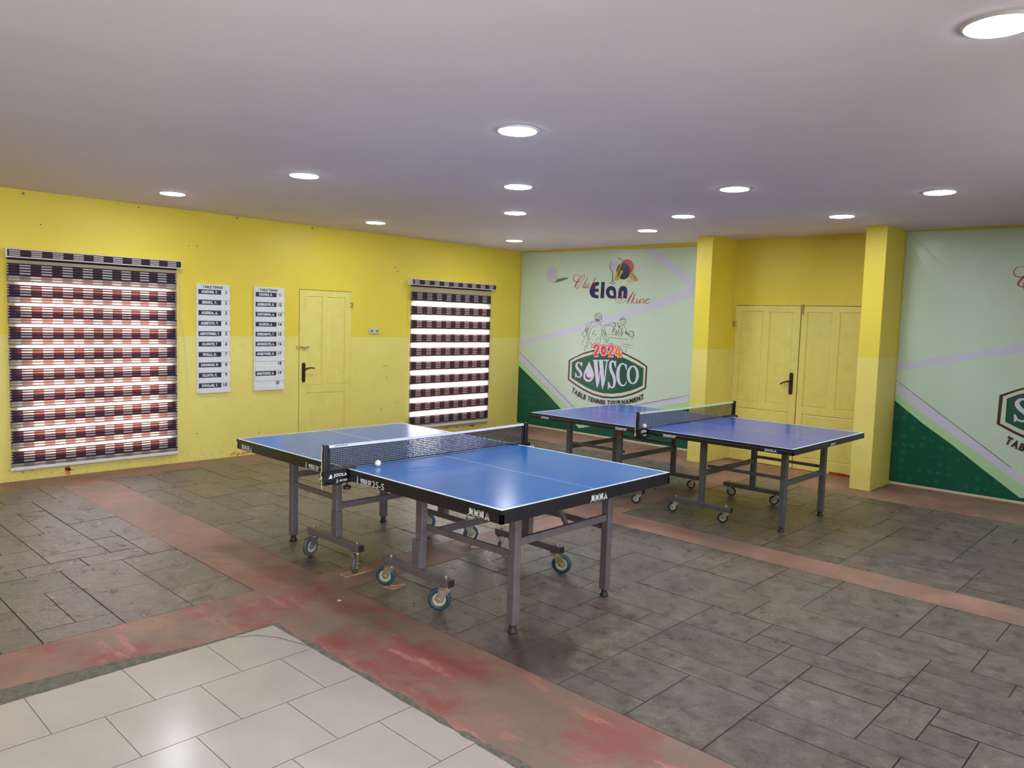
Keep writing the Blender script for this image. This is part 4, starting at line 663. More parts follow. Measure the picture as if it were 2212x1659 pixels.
('S','ink',6,[1899,2608,1906,2618,1904,2606,1911,2615,1913,2602,1919,2610,1922,2598,1927,2605,1932,2595,1935,2602,1942,2593,1943,2600,1952,2593,1952,2599,1961,2592,1962,2598,1968,2591,1971,2596,1973,2588,1977,2592,1977,2584,1983,2587,1980,2580,1987,2581,1981,2574,1988,2573,1979,2565,1986,2563,1974,2553,1982,2550,1969,2542,1977,2539,1965,2534,1974,2531]),
('S','gold',6,[1975,2568,1985,2564,1966,2553,1980,2548,1954,2531,1970,2524,1940,2506,1960,2499,1928,2483,1951,2475,1918,2464,1943,2455,1908,2445,1936,2435,1899,2427,1929,2416,1889,2409,1921,2397,1880,2391,1913,2378,1869,2372,1903,2359,1859,2354,1896,2343,1853,2338,1893,2331,1852,2323,1892,2324,1857,2309,1893,2320,1868,2297,1892,2321,1888,2292,1885,2323,1905,2296,1886,2323,1918,2304,1895,2327,1930,2314,1906,2334,1941,2325,1915,2342,1950,2337,1921,2350,1957,2349,1927,2360,1963,2361,1933,2372,1969,2374,1939,2385,1978,2388,1945,2400,1988,2404,1951,2417,1997,2418,1956,2433,2003,2428,1959,2444]),
('S','ink',7,[1945,2496,1952,2493,1939,2483,1946,2480,1931,2464,1938,2462,1922,2444,1929,2442,1915,2427,1922,2425,1909,2413,1917,2411,1905,2400,1912,2398,1901,2389,1908,2387,1898,2381,1906,2379]),
('S','ink',7,[1896,2340,1892,2344,1919,2355,1915,2359]),
('F','lime',4,[2132,2279,2131,2273,2130,2268,2126,2263,2122,2260,2116,2257,2110,2255,2104,2254,2097,2255,2091,2257,2085,2260,2080,2264,2076,2269,2074,2274,2073,2279,2073,2285,2075,2290,2078,2294,2083,2298,2088,2301,2094,2303,2101,2303,2108,2303,2114,2301,2120,2298,2125,2294,2128,2289,2131,2284]),
('S','sketch',2,[1545,1702,1539,1700,1543,1706,1537,1703,1540,1711,1534,1708,1537,1717,1530,1715,1534,1726,1527,1724,1532,1737,1524,1736,1528,1752,1521,1751,1526,1766,1519,1766,1526,1779,1518,1779,1528,1789,1520,1790,1531,1797,1524,1800,1535,1805,1529,1808,1542,1811,1536,1815,1549,1816,1546,1821,1559,1820,1557,1825,1570,1822,1569,1828,1582,1824,1581,1830,1594,1824,1594,1830,1607,1823,1608,1829,1619,1821,1621,1827,1628,1817,1632,1822,1636,1812,1641,1815,1641,1804,1648,1806,1646,1795,1653,1797,1649,1785,1656,1787,1651,1776,1658,1776,1651,1765,1658,1765,1650,1754,1657,1754,1649,1743,1656,1742,1647,1730,1654,1729,1645,1717,1652,1716,1642,1705,1649,1703,1639,1694,1646,1693,1635,1686,1642,1684,1630,1680,1637,1676,1626,1674,1632,1671,1623,1670,1629,1667]),
('S','sketch',2,[1536,1795,1543,1802,1555,1784,1562,1791]),
('S','sketch',2,[1563,1807,1569,1814,1586,1794,1592,1801]),
('S','sketch',2,[1602,1807,1611,1812,1619,1791,1627,1796]),
('S','sketch',2,[1554,1764,1548,1771,1582,1776,1577,1784]),
('S','sketch',2,[1587,1771,1592,1779,1615,1760,1620,1768]),
('S','sketch',2,[1538,1746,1541,1754,1568,1736,1571,1745]),
('S','sketch',2,[1576,1742,1582,1749,1604,1728,1610,1735]),
('S','sketch',2,[1613,1749,1617,1757,1641,1741,1644,1749]),
('S','sketch',2,[1551,1719,1555,1727,1586,1706,1590,1714]),
('S','sketch',2,[1595,1713,1590,1721,1626,1724,1622,1732]),
('S','sketch',2,[1628,1780,1636,1786,1642,1767,1650,1772]),
('S','sketch',2,[1536,1731,1538,1739,1591,1722,1593,1731]),
('S','sketch',2,[1542,1711,1545,1720,1604,1698,1607,1707]),
('S','sketch',2,[1592,1740,1603,1742,1606,1706,1617,1709]),
('S','sketch',2,[1532,1703,1533,1698,1521,1702,1522,1697,1505,1699,1506,1695,1487,1697,1488,1692,1470,1694,1471,1689,1454,1690,1455,1686,1437,1687,1439,1682,1421,1682,1424,1677,1407,1675,1411,1671,1397,1665,1402,1663,1390,1654,1395,1652,1384,1642,1389,1640,1377,1629,1383,1627,1370,1614,1376,1612,1363,1598,1369,1596,1357,1582,1362,1581,1349,1569,1354,1566,1338,1557,1343,1554,1326,1547,1331,1543,1315,1537,1320,1534,1306,1527,1312,1525,1302,1518,1308,1517,1299,1510,1306,1510,1300,1503,1306,1503,1301,1495,1307,1497,1304,1488,1310,1490,1308,1482,1314,1484,1315,1476,1319,1480,1323,1472,1325,1477,1334,1472,1334,1477,1347,1474,1345,1479,1359,1477,1357,1482,1370,1481,1366,1486,1378,1486,1373,1490,1384,1492,1379,1495,1390,1499,1384,1502,1395,1508,1389,1510,1400,1519,1394,1520,1404,1531,1398,1533,1408,1545,1402,1546,1411,1559,1405,1560,1413,1575,1407,1575,1414,1592,1408,1592,1415,1608,1408,1608,1415,1619,1409,1619]),
('S','sketch',2,[1468,1685,1474,1683,1459,1672,1465,1670,1446,1652,1452,1650,1433,1630,1439,1628,1422,1610,1428,1608,1414,1592,1420,1591,1408,1575,1414,1574,1403,1558,1409,1557,1400,1539,1406,1539,1399,1520,1405,1520,1400,1499,1406,1499,1401,1479,1407,1479,1401,1460,1408,1460,1400,1444,1407,1444,1399,1429,1405,1429,1397,1415,1403,1414,1394,1401,1400,1400,1391,1385,1397,1384,1388,1369,1394,1368,1383,1354,1389,1353,1378,1341,1384,1339,1371,1329,1376,1327,1362,1319,1367,1317,1353,1310,1359,1307,1349,1299,1355,1298,1349,1287,1356,1288,1354,1276,1360,1277,1360,1265,1365,1268,1363,1259,1369,1261]),
('S','sketch',2,[1543,1694,1546,1698,1554,1688,1558,1692,1571,1679,1574,1683,1589,1669,1592,1673,1606,1661,1609,1665,1623,1656,1625,1660,1639,1652,1641,1656,1655,1648,1657,1653,1668,1643,1671,1648,1679,1638,1683,1642,1689,1631,1693,1635,1697,1624,1702,1628,1705,1616,1710,1619,1711,1606,1716,1608,1716,1594,1721,1596,1720,1582,1726,1583,1725,1569,1730,1570,1730,1555,1735,1556,1734,1539,1740,1541,1740,1524,1745,1526,1746,1511,1751,1513,1754,1500,1759,1502,1762,1490,1767,1493,1771,1482,1776,1485,1778,1473,1783,1475,1784,1464,1789,1466,1789,1454,1795,1456,1793,1445,1798,1446,1794,1436,1800,1436,1792,1427,1798,1426,1788,1417,1793,1415,1782,1409,1787,1406,1776,1403,1780,1399,1769,1401,1770,1397,1760,1402,1760,1397,1751,1404,1749,1399,1744,1407,1740,1403,1738,1411,1733,1408,1734,1418,1729,1416,1730,1426,1725,1424,1725,1434,1720,1432,1719,1443,1714,1441,1712,1453,1707,1450,1706,1463,1700,1460,1699,1472,1694,1470,1692,1481,1687,1479,1685,1490,1679,1488,1678,1499,1673,1497,1673,1510,1667,1508,1669,1523,1663,1522,1667,1538,1661,1537,1665,1553,1659,1553,1664,1567,1658,1567,1664,1581,1658,1581,1665,1595,1659,1596,1667,1607,1661,1608,1668,1616,1662,1616]),
('S','sketch',2,[1571,1645,1573,1640,1557,1642,1559,1637,1537,1637,1539,1633,1516,1631,1518,1627,1497,1623,1501,1619,1482,1613,1487,1609,1470,1600,1475,1597,1458,1586,1464,1584,1449,1571,1454,1569,1441,1555,1447,1553,1435,1537,1441,1536,1430,1518,1437,1517,1427,1501,1433,1500,1425,1484,1431,1483,1424,1466,1430,1466,1424,1452,1430,1452,1424,1441,1430,1441]),
('S','sketch',2,[1660,1529,1666,1528,1657,1516,1663,1516,1653,1499,1659,1498,1649,1479,1655,1478,1645,1460,1651,1459,1642,1441,1648,1440,1640,1421,1646,1421,1638,1403,1644,1403,1636,1391,1642,1391]),
('S','sketch',2,[1467,1464,1471,1461,1459,1458,1464,1455,1448,1449,1452,1446,1436,1440,1441,1437,1430,1432,1436,1431,1434,1425,1438,1429,1443,1423,1445,1427,1452,1421,1453,1426,1458,1420,1460,1425]),
('S','sketch',2,[1409,1398,1411,1403,1418,1396,1420,1401,1431,1394,1433,1399,1445,1391,1448,1395,1459,1386,1462,1390,1473,1379,1476,1383,1487,1369,1491,1373,1501,1360,1505,1364,1510,1354,1514,1358]),
('S','sketch',2,[1378,1339,1384,1341,1400,1290,1405,1292]),
('S','sketch',2,[1426,1382,1433,1381,1411,1322,1417,1321]),
('S','sketch',2,[1483,1365,1490,1364,1474,1305,1480,1304]),
('S','sketch',2,[1347,1459,1353,1457,1319,1398,1325,1396]),
('S','sketch',2,[1312,1397,1318,1396,1302,1347,1308,1346]),
('S','sketch',2,[1364,1257,1368,1262,1379,1250,1382,1254,1400,1238,1403,1242,1422,1227,1425,1232,1443,1221,1444,1226,1461,1223,1459,1228,1477,1231,1474,1235,1491,1239,1487,1243,1500,1244,1497,1248]),
('S','sketch',2,[1537,1523,1545,1525,1550,1494,1559,1496]),
('S','sketch',2,[1578,1448,1585,1446,1561,1418,1568,1416]),
('S','sketch',2,[1600,1477,1609,1478,1608,1448,1616,1449]),
('S','sketch',2,[1686,1596,1694,1598,1706,1548,1714,1551]),
('S','sketch',2,[1675,1567,1683,1569,1696,1519,1704,1521]),
('S','sketch',2,[1702,1528,1709,1531,1728,1481,1736,1484]),
('S','sketch',2,[1719,1548,1726,1551,1739,1510,1746,1513]),
('S','sketch',2,[1370,1618,1379,1617,1361,1538,1370,1538]),
('S','sketch',2,[1390,1599,1398,1598,1377,1519,1386,1518]),
('S','sketch',2,[1729,1471,1736,1474,1761,1424,1769,1427]),
('S','sketch',2,[1747,1453,1755,1455,1768,1410,1776,1412]),
('S','sketch',2,[1486,1541,1494,1543,1500,1502,1509,1504]),
('S','sketch',2,[1516,1571,1524,1574,1530,1542,1538,1545]),
('S','sketch',2,[1991,1712,1984,1710,1988,1717,1982,1716,1986,1725,1979,1723,1983,1733,1976,1732,1983,1739,1976,1740,1986,1744,1980,1747,1991,1749,1986,1753,1997,1753,1993,1758,2004,1757,2000,1762,2011,1760,2008,1765,2020,1763,2017,1768,2028,1765,2027,1770,2036,1765,2037,1770,2045,1763,2047,1768,2054,1759,2058,1764,2063,1755,2067,1759,2069,1749,2075,1753,2073,1743,2080,1745,2075,1736,2082,1736,2076,1727,2083,1727,2076,1718,2083,1718,2075,1709,2082,1708,2074,1699,2080,1698,2071,1690,2077,1688,2067,1681,2073,1679,2061,1674,2067,1670,2055,1667,2060,1663,2048,1661,2052,1657,2041,1658,2043,1653,2035,1658,2035,1652,2028,1659,2026,1654,2021,1662,2018,1658,2015,1666,2010,1662,2010,1672,2004,1669,2005,1680,1998,1678,2000,1688,1994,1686,1997,1694,1991,1691]),
('S','sketch',2,[1720,1648,1715,1645,1717,1651,1713,1648,1713,1655,1708,1652,1711,1658,1705,1658,1712,1659,1710,1663,1723,1661,1722,1665,1741,1662,1740,1667,1760,1663,1760,1668,1777,1665,1776,1670,1791,1669,1788,1673,1802,1673,1799,1678,1813,1677,1810,1682,1825,1681,1823,1686,1838,1684,1837,1688,1853,1686,1852,1691,1868,1688,1868,1693,1883,1689,1882,1694,1897,1689,1896,1694,1910,1689,1910,1694,1923,1688,1924,1693,1935,1687,1936,1691,1947,1684,1949,1689,1959,1681,1961,1685,1969,1678,1971,1682,1976,1675,1978,1680]),
('S','sketch',2,[1718,1639,1718,1644,1731,1641,1730,1646,1750,1643,1749,1648,1770,1645,1770,1650,1790,1646,1790,1651,1808,1646,1808,1651,1828,1646,1828,1651,1846,1645,1846,1650,1861,1643,1862,1648,1872,1640,1875,1645,1882,1636,1885,1640,1890,1631,1892,1636,1898,1630,1897,1635,1905,1634,1900,1637,1908,1641,1902,1642,1910,1647,1904,1648,1911,1651,1905,1652]),
('S','sketch',2,[2005,1661,2010,1658,1996,1652,2001,1649,1984,1639,1989,1636,1972,1626,1977,1623,1966,1616,1972,1615,1971,1609,1973,1614,1981,1608,1981,1613,1991,1609,1991,1614,1998,1609,1998,1614]),
('S','sketch',2,[2047,1644,2051,1648,2054,1639,2058,1642,2064,1631,2068,1634,2074,1622,2079,1625,2082,1613,2087,1615,2087,1603,2092,1604,2089,1592,2095,1592,2091,1580,2097,1581,2096,1570,2101,1573,2105,1563,2108,1567,2116,1558,2118,1562,2126,1554,2128,1559,2133,1552,2135,1556]),
('S','sketch',2,[2072,1558,2080,1565,2084,1550,2091,1558,2100,1539,2107,1547,2118,1528,2124,1536,2134,1521,2137,1530,2147,1521,2145,1530,2159,1525,2153,1533,2167,1529,2160,1537,2172,1532,2166,1540]),
('S','sketch',2,[2198,1583,2203,1586,2205,1575,2210,1578,2215,1563,2219,1566,2224,1550,2229,1552,2229,1538,2234,1539,2229,1526,2234,1526,2225,1514,2231,1512,2220,1502,2225,1500,2215,1492,2219,1490,2208,1485,2213,1482,2201,1480,2204,1476,2193,1476,2196,1472,2188,1473,2191,1469]),
('C','sketch',2,[2215,1543,2222,1543,2215,1538,2222,1538,2215,1533,2222,1533,2214,1529,2221,1528,2213,1525,2219,1523,2211,1521,2217,1518,2208,1517,2214,1514,2206,1513,2211,1510,2203,1510,2208,1506,2199,1508,2204,1503,2196,1505,2200,1501,2192,1503,2195,1498,2188,1502,2190,1497,2184,1501,2185,1496,2180,1501,2180,1495,2176,1501,2175,1495,2172,1501,2170,1496,2168,1502,2165,1497,2164,1504,2161,1499,2160,1506,2156,1502,2157,1509,2152,1504,2153,1511,2148,1508,2150,1515,2145,1512,2147,1518,2141,1516,2145,1522,2139,1520,2143,1526,2137,1525,2142,1531,2135,1530,2141,1535,2134,1535,2140,1540,2134,1540,2140,1545,2134,1545,2141,1549,2134,1550,2142,1554,2135,1555,2143,1558,2137,1560,2145,1562,2139,1564,2148,1566,2142,1569,2150,1569,2145,1573,2153,1572,2148,1576,2156,1575,2152,1579,2160,1577,2156,1582,2164,1579,2161,1584,2168,1581,2166,1586,2172,1581,2171,1587,2176,1582,2176,1587,2180,1582,2181,1587,2184,1581,2186,1587,2188,1580,2191,1585,2192,1578,2195,1583,2196,1576,2200,1581,2199,1574,2204,1578,2203,1571,2208,1575,2206,1568,2211,1571,2208,1564,2214,1567,2211,1560,2217,1562,2213,1556,2219,1558,2214,1552,2221,1553,2215,1547,2222,1548]),
('S','sketch',2,[1992,1726,1985,1731,2010,1744,2003,1749]),
('S','sketch',2,[2010,1734,2004,1739,2028,1747,2022,1753]),
('S','sketch',2,[2028,1739,2022,1746,2048,1751,2043,1757]),
('S','sketch',2,[2048,1736,2044,1743,2068,1742,2065,1749]),
('S','sketch',2,[2021,1703,2019,1711,2035,1706,2033,1713]),
('S','sketch',2,[2051,1706,2049,1714,2065,1708,2063,1716]),
('S','sketch',2,[2036,1672,2035,1680,2052,1675,2051,1682]),
('S','sketch',2,[1879,1688,1887,1691,1910,1641,1919,1644]),
('S','sketch',2,[1869,1632,1878,1631,1850,1545,1859,1544]),
('S','sketch',2,[1893,1624,1902,1622,1873,1556,1882,1554]),
('S','sketch',2,[1925,1586,1934,1584,1904,1528,1913,1526]),
('S','sketch',2,[1966,1598,1974,1594,1911,1520,1919,1516]),
('S','sketch',2,[2022,1628,2031,1625,1991,1541,2000,1539]),
('S','sketch',2,[2004,1529,2012,1532,2017,1510,2025,1514]),
('S','sketch',2,[1959,1621,1954,1628,1993,1641,1988,1648]),
('S','sketch',2,[1938,1670,1947,1674,1964,1633,1972,1636]),
('S','sketch',2,[1973,1559,1982,1557,1957,1521,1966,1518]),
('S','sketch',2,[2037,1571,2045,1569,2016,1523,2025,1520]),
('S','sketch',2,[2078,1568,2084,1574,2114,1541,2120,1547]),
('S','sketch',2,[1784,1519,1784,1523,1803,1519,1803,1522,1830,1518,1830,1522,1860,1517,1861,1521,1891,1515,1892,1519,1925,1511,1926,1515,1963,1507,1964,1510,1997,1502,1998,1506,2021,1499,2022,1502]),
('S','sketch',2,[1798,1473,1798,1477,1823,1472,1823,1477,1858,1471,1858,1476,1899,1470,1899,1475,1941,1468,1941,1473,1989,1467,1989,1471,2043,1465,2043,1469,2093,1463,2093,1467,2127,1461,2127,1466]),
('S','sketch',2,[2021,1390,2021,1395,2038,1390,2039,1394,2064,1389,2064,1393,2092,1387,2093,1392,2119,1385,2120,1390,2147,1382,2148,1387,2177,1378,2178,1382,2204,1374,2205,1378,2223,1371,2224,1376]),
('S','sketch',2,[2039,1363,2040,1367,2190,1341,2191,1345]),
('S','sketch',2,[2096,1334,2102,1335,2098,1326,2103,1326,2100,1314,2106,1314,2101,1301,2107,1302,2101,1292,2107,1291,2098,1287,2103,1284,2093,1283,2096,1279,2087,1281,2090,1276,2083,1278,2086,1274]),
('S','sketch',2,[2021,1330,2027,1331,2029,1283,2035,1284]),
('S','sketch',2,[1837,1426,1836,1430,1861,1429,1860,1433]),
('F','dgreen',3,[28,959,386,731,663,552,933,358,1311,95,1819,224,2350,362,3162,575,3187,136,2785,109,1919,80,947,57,-4,27]),
('F','lgreen',2,[33,1042,382,828,928,482,1305,232,1812,359,2554,538,3162,677,3163,565,2350,353,1820,215,1312,87,934,344,387,717,28,948]),
('F','lstripe',1,[33,1180,654,764,1210,388,1338,308,1809,421,2286,536,2755,657,3158,761,3163,668,2554,529,1813,350,1305,223,928,472,382,818,33,1031]),
('S','ink',4,[31,1181,35,1184,1209,388,1212,392]),
('S','ink',4,[2287,536,2286,540,3158,761,3157,764]),
('F','lstripe',1,[76,1364,878,1549,1719,1769,2477,1983,3144,2206,3144,2071,2483,1872,1724,1669,882,1465,74,1285]),
('F','lstripe',1,[2268,2740,2499,2737,3150,2273,3147,2155]),
]
ARC=[1134,628,1245,580,1362,546,1478,520,1603,504,1726,497,1847,501,1966,513,2083,530,2197,555,2309,587,2452,642]
ARCTOP=[1164,707,1267,655,1372,621,1486,594,1606,572,1723,564,1844,567,1963,578,2073,595,2182,618,2284,648,2435,718]

VINYL = {}
def vinyl(name, c, c2=None):
    t = NT('banner '+name)
    w1 = t.noise(1.1, 3, .5, stretch=(1.6, 1, .5), dist=.8); w2 = t.noise(3.2, 3, .5, stretch=(1, 1, .55), dist=1.5)
    b = t.bump(w2, .30, .016, t.bump(w1, .55, .05))
    # creases fan out from the fixing nails in the upper corners
    prev = b
    for (cx, cz, sg) in ((3.46, 2.74, -1), (5.70, 2.77, 1), (1.72, 2.74, 1)):
        sep = t.add('ShaderNodeSeparateXYZ'); t.link(t.pos(), sep.inputs[0])
        dx = t.add('ShaderNodeMath', operation='SUBTRACT'); t.link(sep.outputs[0], dx.inputs[0]); dx.inputs[1].default_value = cx
        dz = t.add('ShaderNodeMath', operation='SUBTRACT'); t.link(sep.outputs[2], dz.inputs[0]); dz.inputs[1].default_value = cz
        an = t.add('ShaderNodeMath', operation='ARCTAN2'); t.link(dz.outputs[0], an.inputs[0]); t.link(dx.outputs[0], an.inputs[1])
        sn = t.add('ShaderNodeTexNoise'); sn.noise_dimensions = '1D'; sn.inputs['Scale'].default_value = 3.2; sn.inputs['Detail'].default_value = 2; t.link(an.outputs[0], sn.inputs['W'])
        d2 = t.add('ShaderNodeMath', operation='MULTIPLY'); t.link(dx.outputs[0], d2.inputs[0]); t.link(dx.outputs[0], d2.inputs[1])
        d3 = t.add('ShaderNodeMath', operation='MULTIPLY_ADD'); t.link(dz.outputs[0], d3.inputs[0]); t.link(dz.outputs[0], d3.inputs[1]); t.link(d2.outputs[0], d3.inputs[2])
        fall = t.val(d3.outputs[0], .9 if cx != 1.72 else .35, 0, 0.01, .85)
        hh = t.add('ShaderNodeMath', operation='MULTIPLY'); t.link(sn.outputs['Fac'], hh.inputs[0]); t.link(fall, hh.inputs[1])
        prev = t.bump(hh.outputs[0], .38 if cx != 1.72 else .15, .05, prev)
    col = c
    if c2:
        v = t.add('ShaderNodeTexVoronoi'); v.inputs['Scale'].default_value = 11; v.inputs['Randomness'].default_value = .25; t.link(t.pos(), v.inputs['Vector'])
        k = t.add('ShaderNodeMath', operation='MULTIPLY'); t.link(t.val(v.outputs['Distance'], 1, 0, .30, .42), k.inputs[0]); t.link(t.val(t.noise(1.4, 2), 0, 1, .42, .62), k.inputs[1])
        col = t.mix(k.outputs[0], c, c2)
    t.set(col=col, rough=.27, nrm=prev, spec=.36, coat=.0); VINYL[name] = t.m; return t.m
PAL = dict(base=(.56, .70, .60), lstripe=(.60, .61, .80), lgreen=(.42, .68, .38), lilac=(.64, .65, .84), pink=(.86, .60, .66), outline=(.10, .05, .16), pale=(.60, .68, .53), brown=(.075, .030, .038), green=(.012, .095, .062), red1=(.72, .045, .075), red2=(.74, .06, .07), red3=(.76, .11, .06), orange=(.80, .19, .03), darkred=(.50, .035, .065), navy=(.035, .018, .105), ball=(.56, .53, .68), shade=(.20, .18, .14), ink=(.03, .028, .05), tan=(.50, .27, .10), tan2=(.62, .36, .15), halo=(.72, .45, .42), racket_red=(.50, .012, .035), racket_black=(.028, .018, .05), gold=(.56, .44, .05), lime=(.45, .62, .05), sketch=(.070, .038, .036), hem=(.62, .60, .54), text=(.050, .026, .032))
for k_, c_ in PAL.items(): vinyl(k_, (*c_, 1))
vinyl('dgreen', (.004, .088, .055, 1), (.008, .135, .088, 1))
PART = dict(navy='club_lettering', darkred='club_lettering', ball='club_picture', shade='club_picture', tan='club_picture', tan2='club_picture', halo='club_picture', racket_red='club_picture', racket_black='club_picture', gold='club_picture', lime='club_picture', sketch='player_sketch', lstripe='printed_stripes', lgreen='printed_stripes', dgreen='printed_stripes')
YEAR = ('outline', 'pink', 'red1', 'red2', 'red3', 'orange')
def banner(name, label, x0, x1, top, dx, dz, tx=0, bold=.03, clipx=None):
    t = thing(name, label, 'banner', ((x0+x1)/2, 0, 0), 'tournament banners on the far wall')
    yb = -.010
    m = MB(); n = 40
    # the sheet hangs a few millimetres off the wall; its top edge sags between nails
    zt = lambda x: top[0]+(top[1]-top[0])*(x-x0)/(x1-x0)-.012*abs(math.sin(PI*2*(x-x0)/(x1-x0)))
    ft = [(x0+(x1-x0)*i/n) for i in range(n+1)]
    vs = [(x, yb, .038) for x in ft]+[(x, yb, zt(x)) for x in ft]+[(x, -.001, .038) for x in ft]+[(x, -.001, zt(x)) for x in ft]; k = n+1
    m.raw(vs, [(i, i+1, k+i+1, k+i) for i in range(n)]+[(k+i, k+i+1, 3*k+i+1, 3*k+i) for i in range(n)]+[(0, k, 3*k, 2*k), (n, k+n, 3*k+n, 2*k+n)])
    m.build('vinyl_sheet', VINYL['base'], t)
    MB().box((x0, -.011, .012), (x1, -.001, .038)).build('hem', VINYL['hem'], t)
    # print
    groups = {}
    order = sorted(range(len(ART)), key=lambda q: ART[q][2]+(4 if ART[q][1] in YEAR else 0)); rank = {q: i for i, q in enumerate(order)}
    for ia, (kind, col, lay, d) in enumerate(ART):
        if dx > 1 and (col == 'shade' or (col == 'ball' and d[0] < 900)): continue      # this print has no ball in its corner
        if col in YEAR: pn = 'year_lettering'
        elif col == 'shade' or (col == 'ball' and kind == 'F' and min(d[::2]) < 900): pn = 'ball_picture'
        elif col in PART: pn = PART[col]
        elif col == 'ink': pn = 'printed_stripes' if lay == 4 else 'club_picture'
        else: pn = 'emblem'
        g = groups.setdefault(pn, (MB(), [])); mb, cols = g; mb.keep = True
        if col not in cols: cols.append(col)
        mi = cols.index(col); y = yb-.0003-.00004*rank[ia]
        C3 = lambda a: [(min(max(a[i]/1000+dx, x0+.001), x1-.001), y, min(a[i+1]/1000+dz, zt(min(max(a[i]/1000+dx, x0), x1))-.002)) for i in range(0, len(a), 2)]
        if col == 'dgreen': C3 = lambda a: [(min(max(a[i]/1000+dx, x0+.001), x1-.001), y, max(.038, a[i+1]/1000+dz) if a[i+1] > 200 or a[i] == 1311 else .038) for i in range(0, len(a), 2)]
        if kind in 'F':
            P = C3(d); tri = tessellate_polygon([[Vector((p[0], p[2], 0)) for p in P]]); mb.raw(P, [tuple(q) for q in tri], mi)
        elif kind == 'H':
            P0, P_ = C3(d[0]), C3(d[1]); tri = tessellate_polygon([[Vector((p[0], p[2], 0)) for p in P0], [Vector((p[0], p[2], 0)) for p in P_]]); mb.raw(P0+P_, [tuple(q) for q in tri], mi)
        else:
            P = C3(d); q = len(P)//2; mb.raw(P, [(2*i, 2*i+1, (2*i+3) % (2*q), (2*i+2) % (2*q)) for i in range(q if kind == 'C' else q-1)], mi)
    for pn, (mb, cols) in groups.items(): mb.build(pn, [VINYL[c] for c in cols], t)
    # curved line of lettering under the emblem
    m = MB(); m.keep = True; s = 'TABLE TENNIS TOURNAMENT'; wd = {'I': .42, ' ': .42, 'M': 1.22, 'N': 1.02, 'O': 1.05, 'L': .78, 'E': .84, 'T': .88, 'S': .86, 'A': 1.05, 'U': .98, 'R': .94, 'B': .92}
    base = [Vector((ARC[i]/1000, ARC[i+1]/1000)) for i in range(0, len(ARC), 2)]; topl = [Vector((ARCTOP[i]/1000, ARCTOP[i+1]/1000)) for i in range(0, len(ARCTOP), 2)]
    def at(L_, f):
        ds = [(b-a).length for a, b in zip(L_[:-1], L_[1:])]; q = f*sum(ds)
        for k_, d_ in enumerate(ds):
            if q <= d_ or k_ == len(ds)-1: return L_[k_]+(L_[k_+1]-L_[k_])*(q/d_)
            q -= d_
    tot = sum(wd[c] for c in s); p = 0
    for ch in s:
        w = wd[ch]
        if ch != ' ':
            f0, f1 = (p+.07)/tot, (p+w-.07)/tot; V, F = glyphs(ch, bold)
            a, b, c_, d_ = at(base, f0), at(base, f1), at(topl, f0), at(topl, f1)
            vs = []
            for (x, z) in V:
                q = (a*(1-x)+b*x)*(1-z)+(c_*(1-x)+d_*x)*z; vs.append((q.x+dx, yb-.0080-.00006*(len(m.f) % 7+p*.5), q.y+dz))
            m.raw(vs, F)
        p += w
    m.build('emblem_lettering', VINYL['text'], t)
    return t
banner('tournament_banner', 'whole club tournament banner hung in the room corner behind the far table', .022, 3.48, (2.762, 2.725), 0, 0, bold=.05)
banner('tournament_banner', 'tournament banner right of both columns, cut off by the picture edge', 5.708, 9.12, (2.766, 2.74), 5.63, -.025, bold=.05)
# ------------------------------------------------------------------ ceiling lamps
t = NT('lamp diffuser'); MAT['lamp'] = t.set(col=(.9, .9, .9, 1), emit=(.90, .95, 1, 1), estr=LAMP)
MAT['lamprim'] = plain('white lamp rim', (.62, .62, .66, 1), .4, grain=.03)
def downlight(x, y, label, group='round ceiling downlights'):
    t = thing('downlight', label, 'ceiling light', (x, y, H), group)
    MB().lathe((x, y, H), (0, 0, -1), [(.122, 0), (.122, .004), (.117, .008), (.107, .010), (.105, .004)], 40).build('rim', 'lamprim', t)
    m = MB(); n = 40; m.keep = True; vs = [(x+.107*math.cos(2*PI*i/n), y+.107*math.sin(2*PI*i/n), H-.0108) for i in range(n)]
    m.raw(vs, [tuple(range(n-1, -1, -1))]); m.build('diffuser', 'lamp', t)
for (x, y, lb) in (
    (1.095, -5.949, 'round ceiling lamp over the wide blind, closest to the left wall'),
    (2.994, -5.711, 'round ceiling lamp above the left half of the near table, second from the left'),
    (1.016, -3.583, 'small looking round ceiling lamp over the single yellow door'),
    (5.324, -5.738, 'largest of the four ceiling lamps lined up down the picture centre'),
    (4.066, -4.399, 'second nearest of the four ceiling lamps lined up down the centre'),
    (2.992, -3.300, 'third nearest of the four ceiling lamps lined up down the centre'),
    (1.113, -1.337, 'farthest and smallest ceiling lamp, nearest the room corner'),
    (5.433, -3.359, 'biggest ceiling lamp of the slanting row leading to the first column'),
    (4.294, -2.237, 'middle ceiling lamp of the slanting row leading to the first column'),
    (3.329, -1.420, 'smallest ceiling lamp of the slanting row, in front of the corner banner'),
    (5.562, -1.472, 'ceiling lamp in front of the double doors, left of the second column'),
    (6.640, -2.382, 'ceiling lamp in front of the cut off banner at the right'),
    (7.717, -5.812, 'huge glowing ceiling lamp cut by the top right picture corner')): downlight(x, y, lb)
for (x, y) in ((3.3, -8.9), (1.1, -8.5), (6.3, -8.3), (7.75, -8.6), (9.4, -7.2), (9.3, -3.6), (7.9, -3.9), (9.4, -10.2), (6.6, -10.4), (3.9, -10.4)):  # extra lamps out of view, added to light the hall
    downlight(x, y, 'unseen round ceiling lamp added over the rest of the hall')

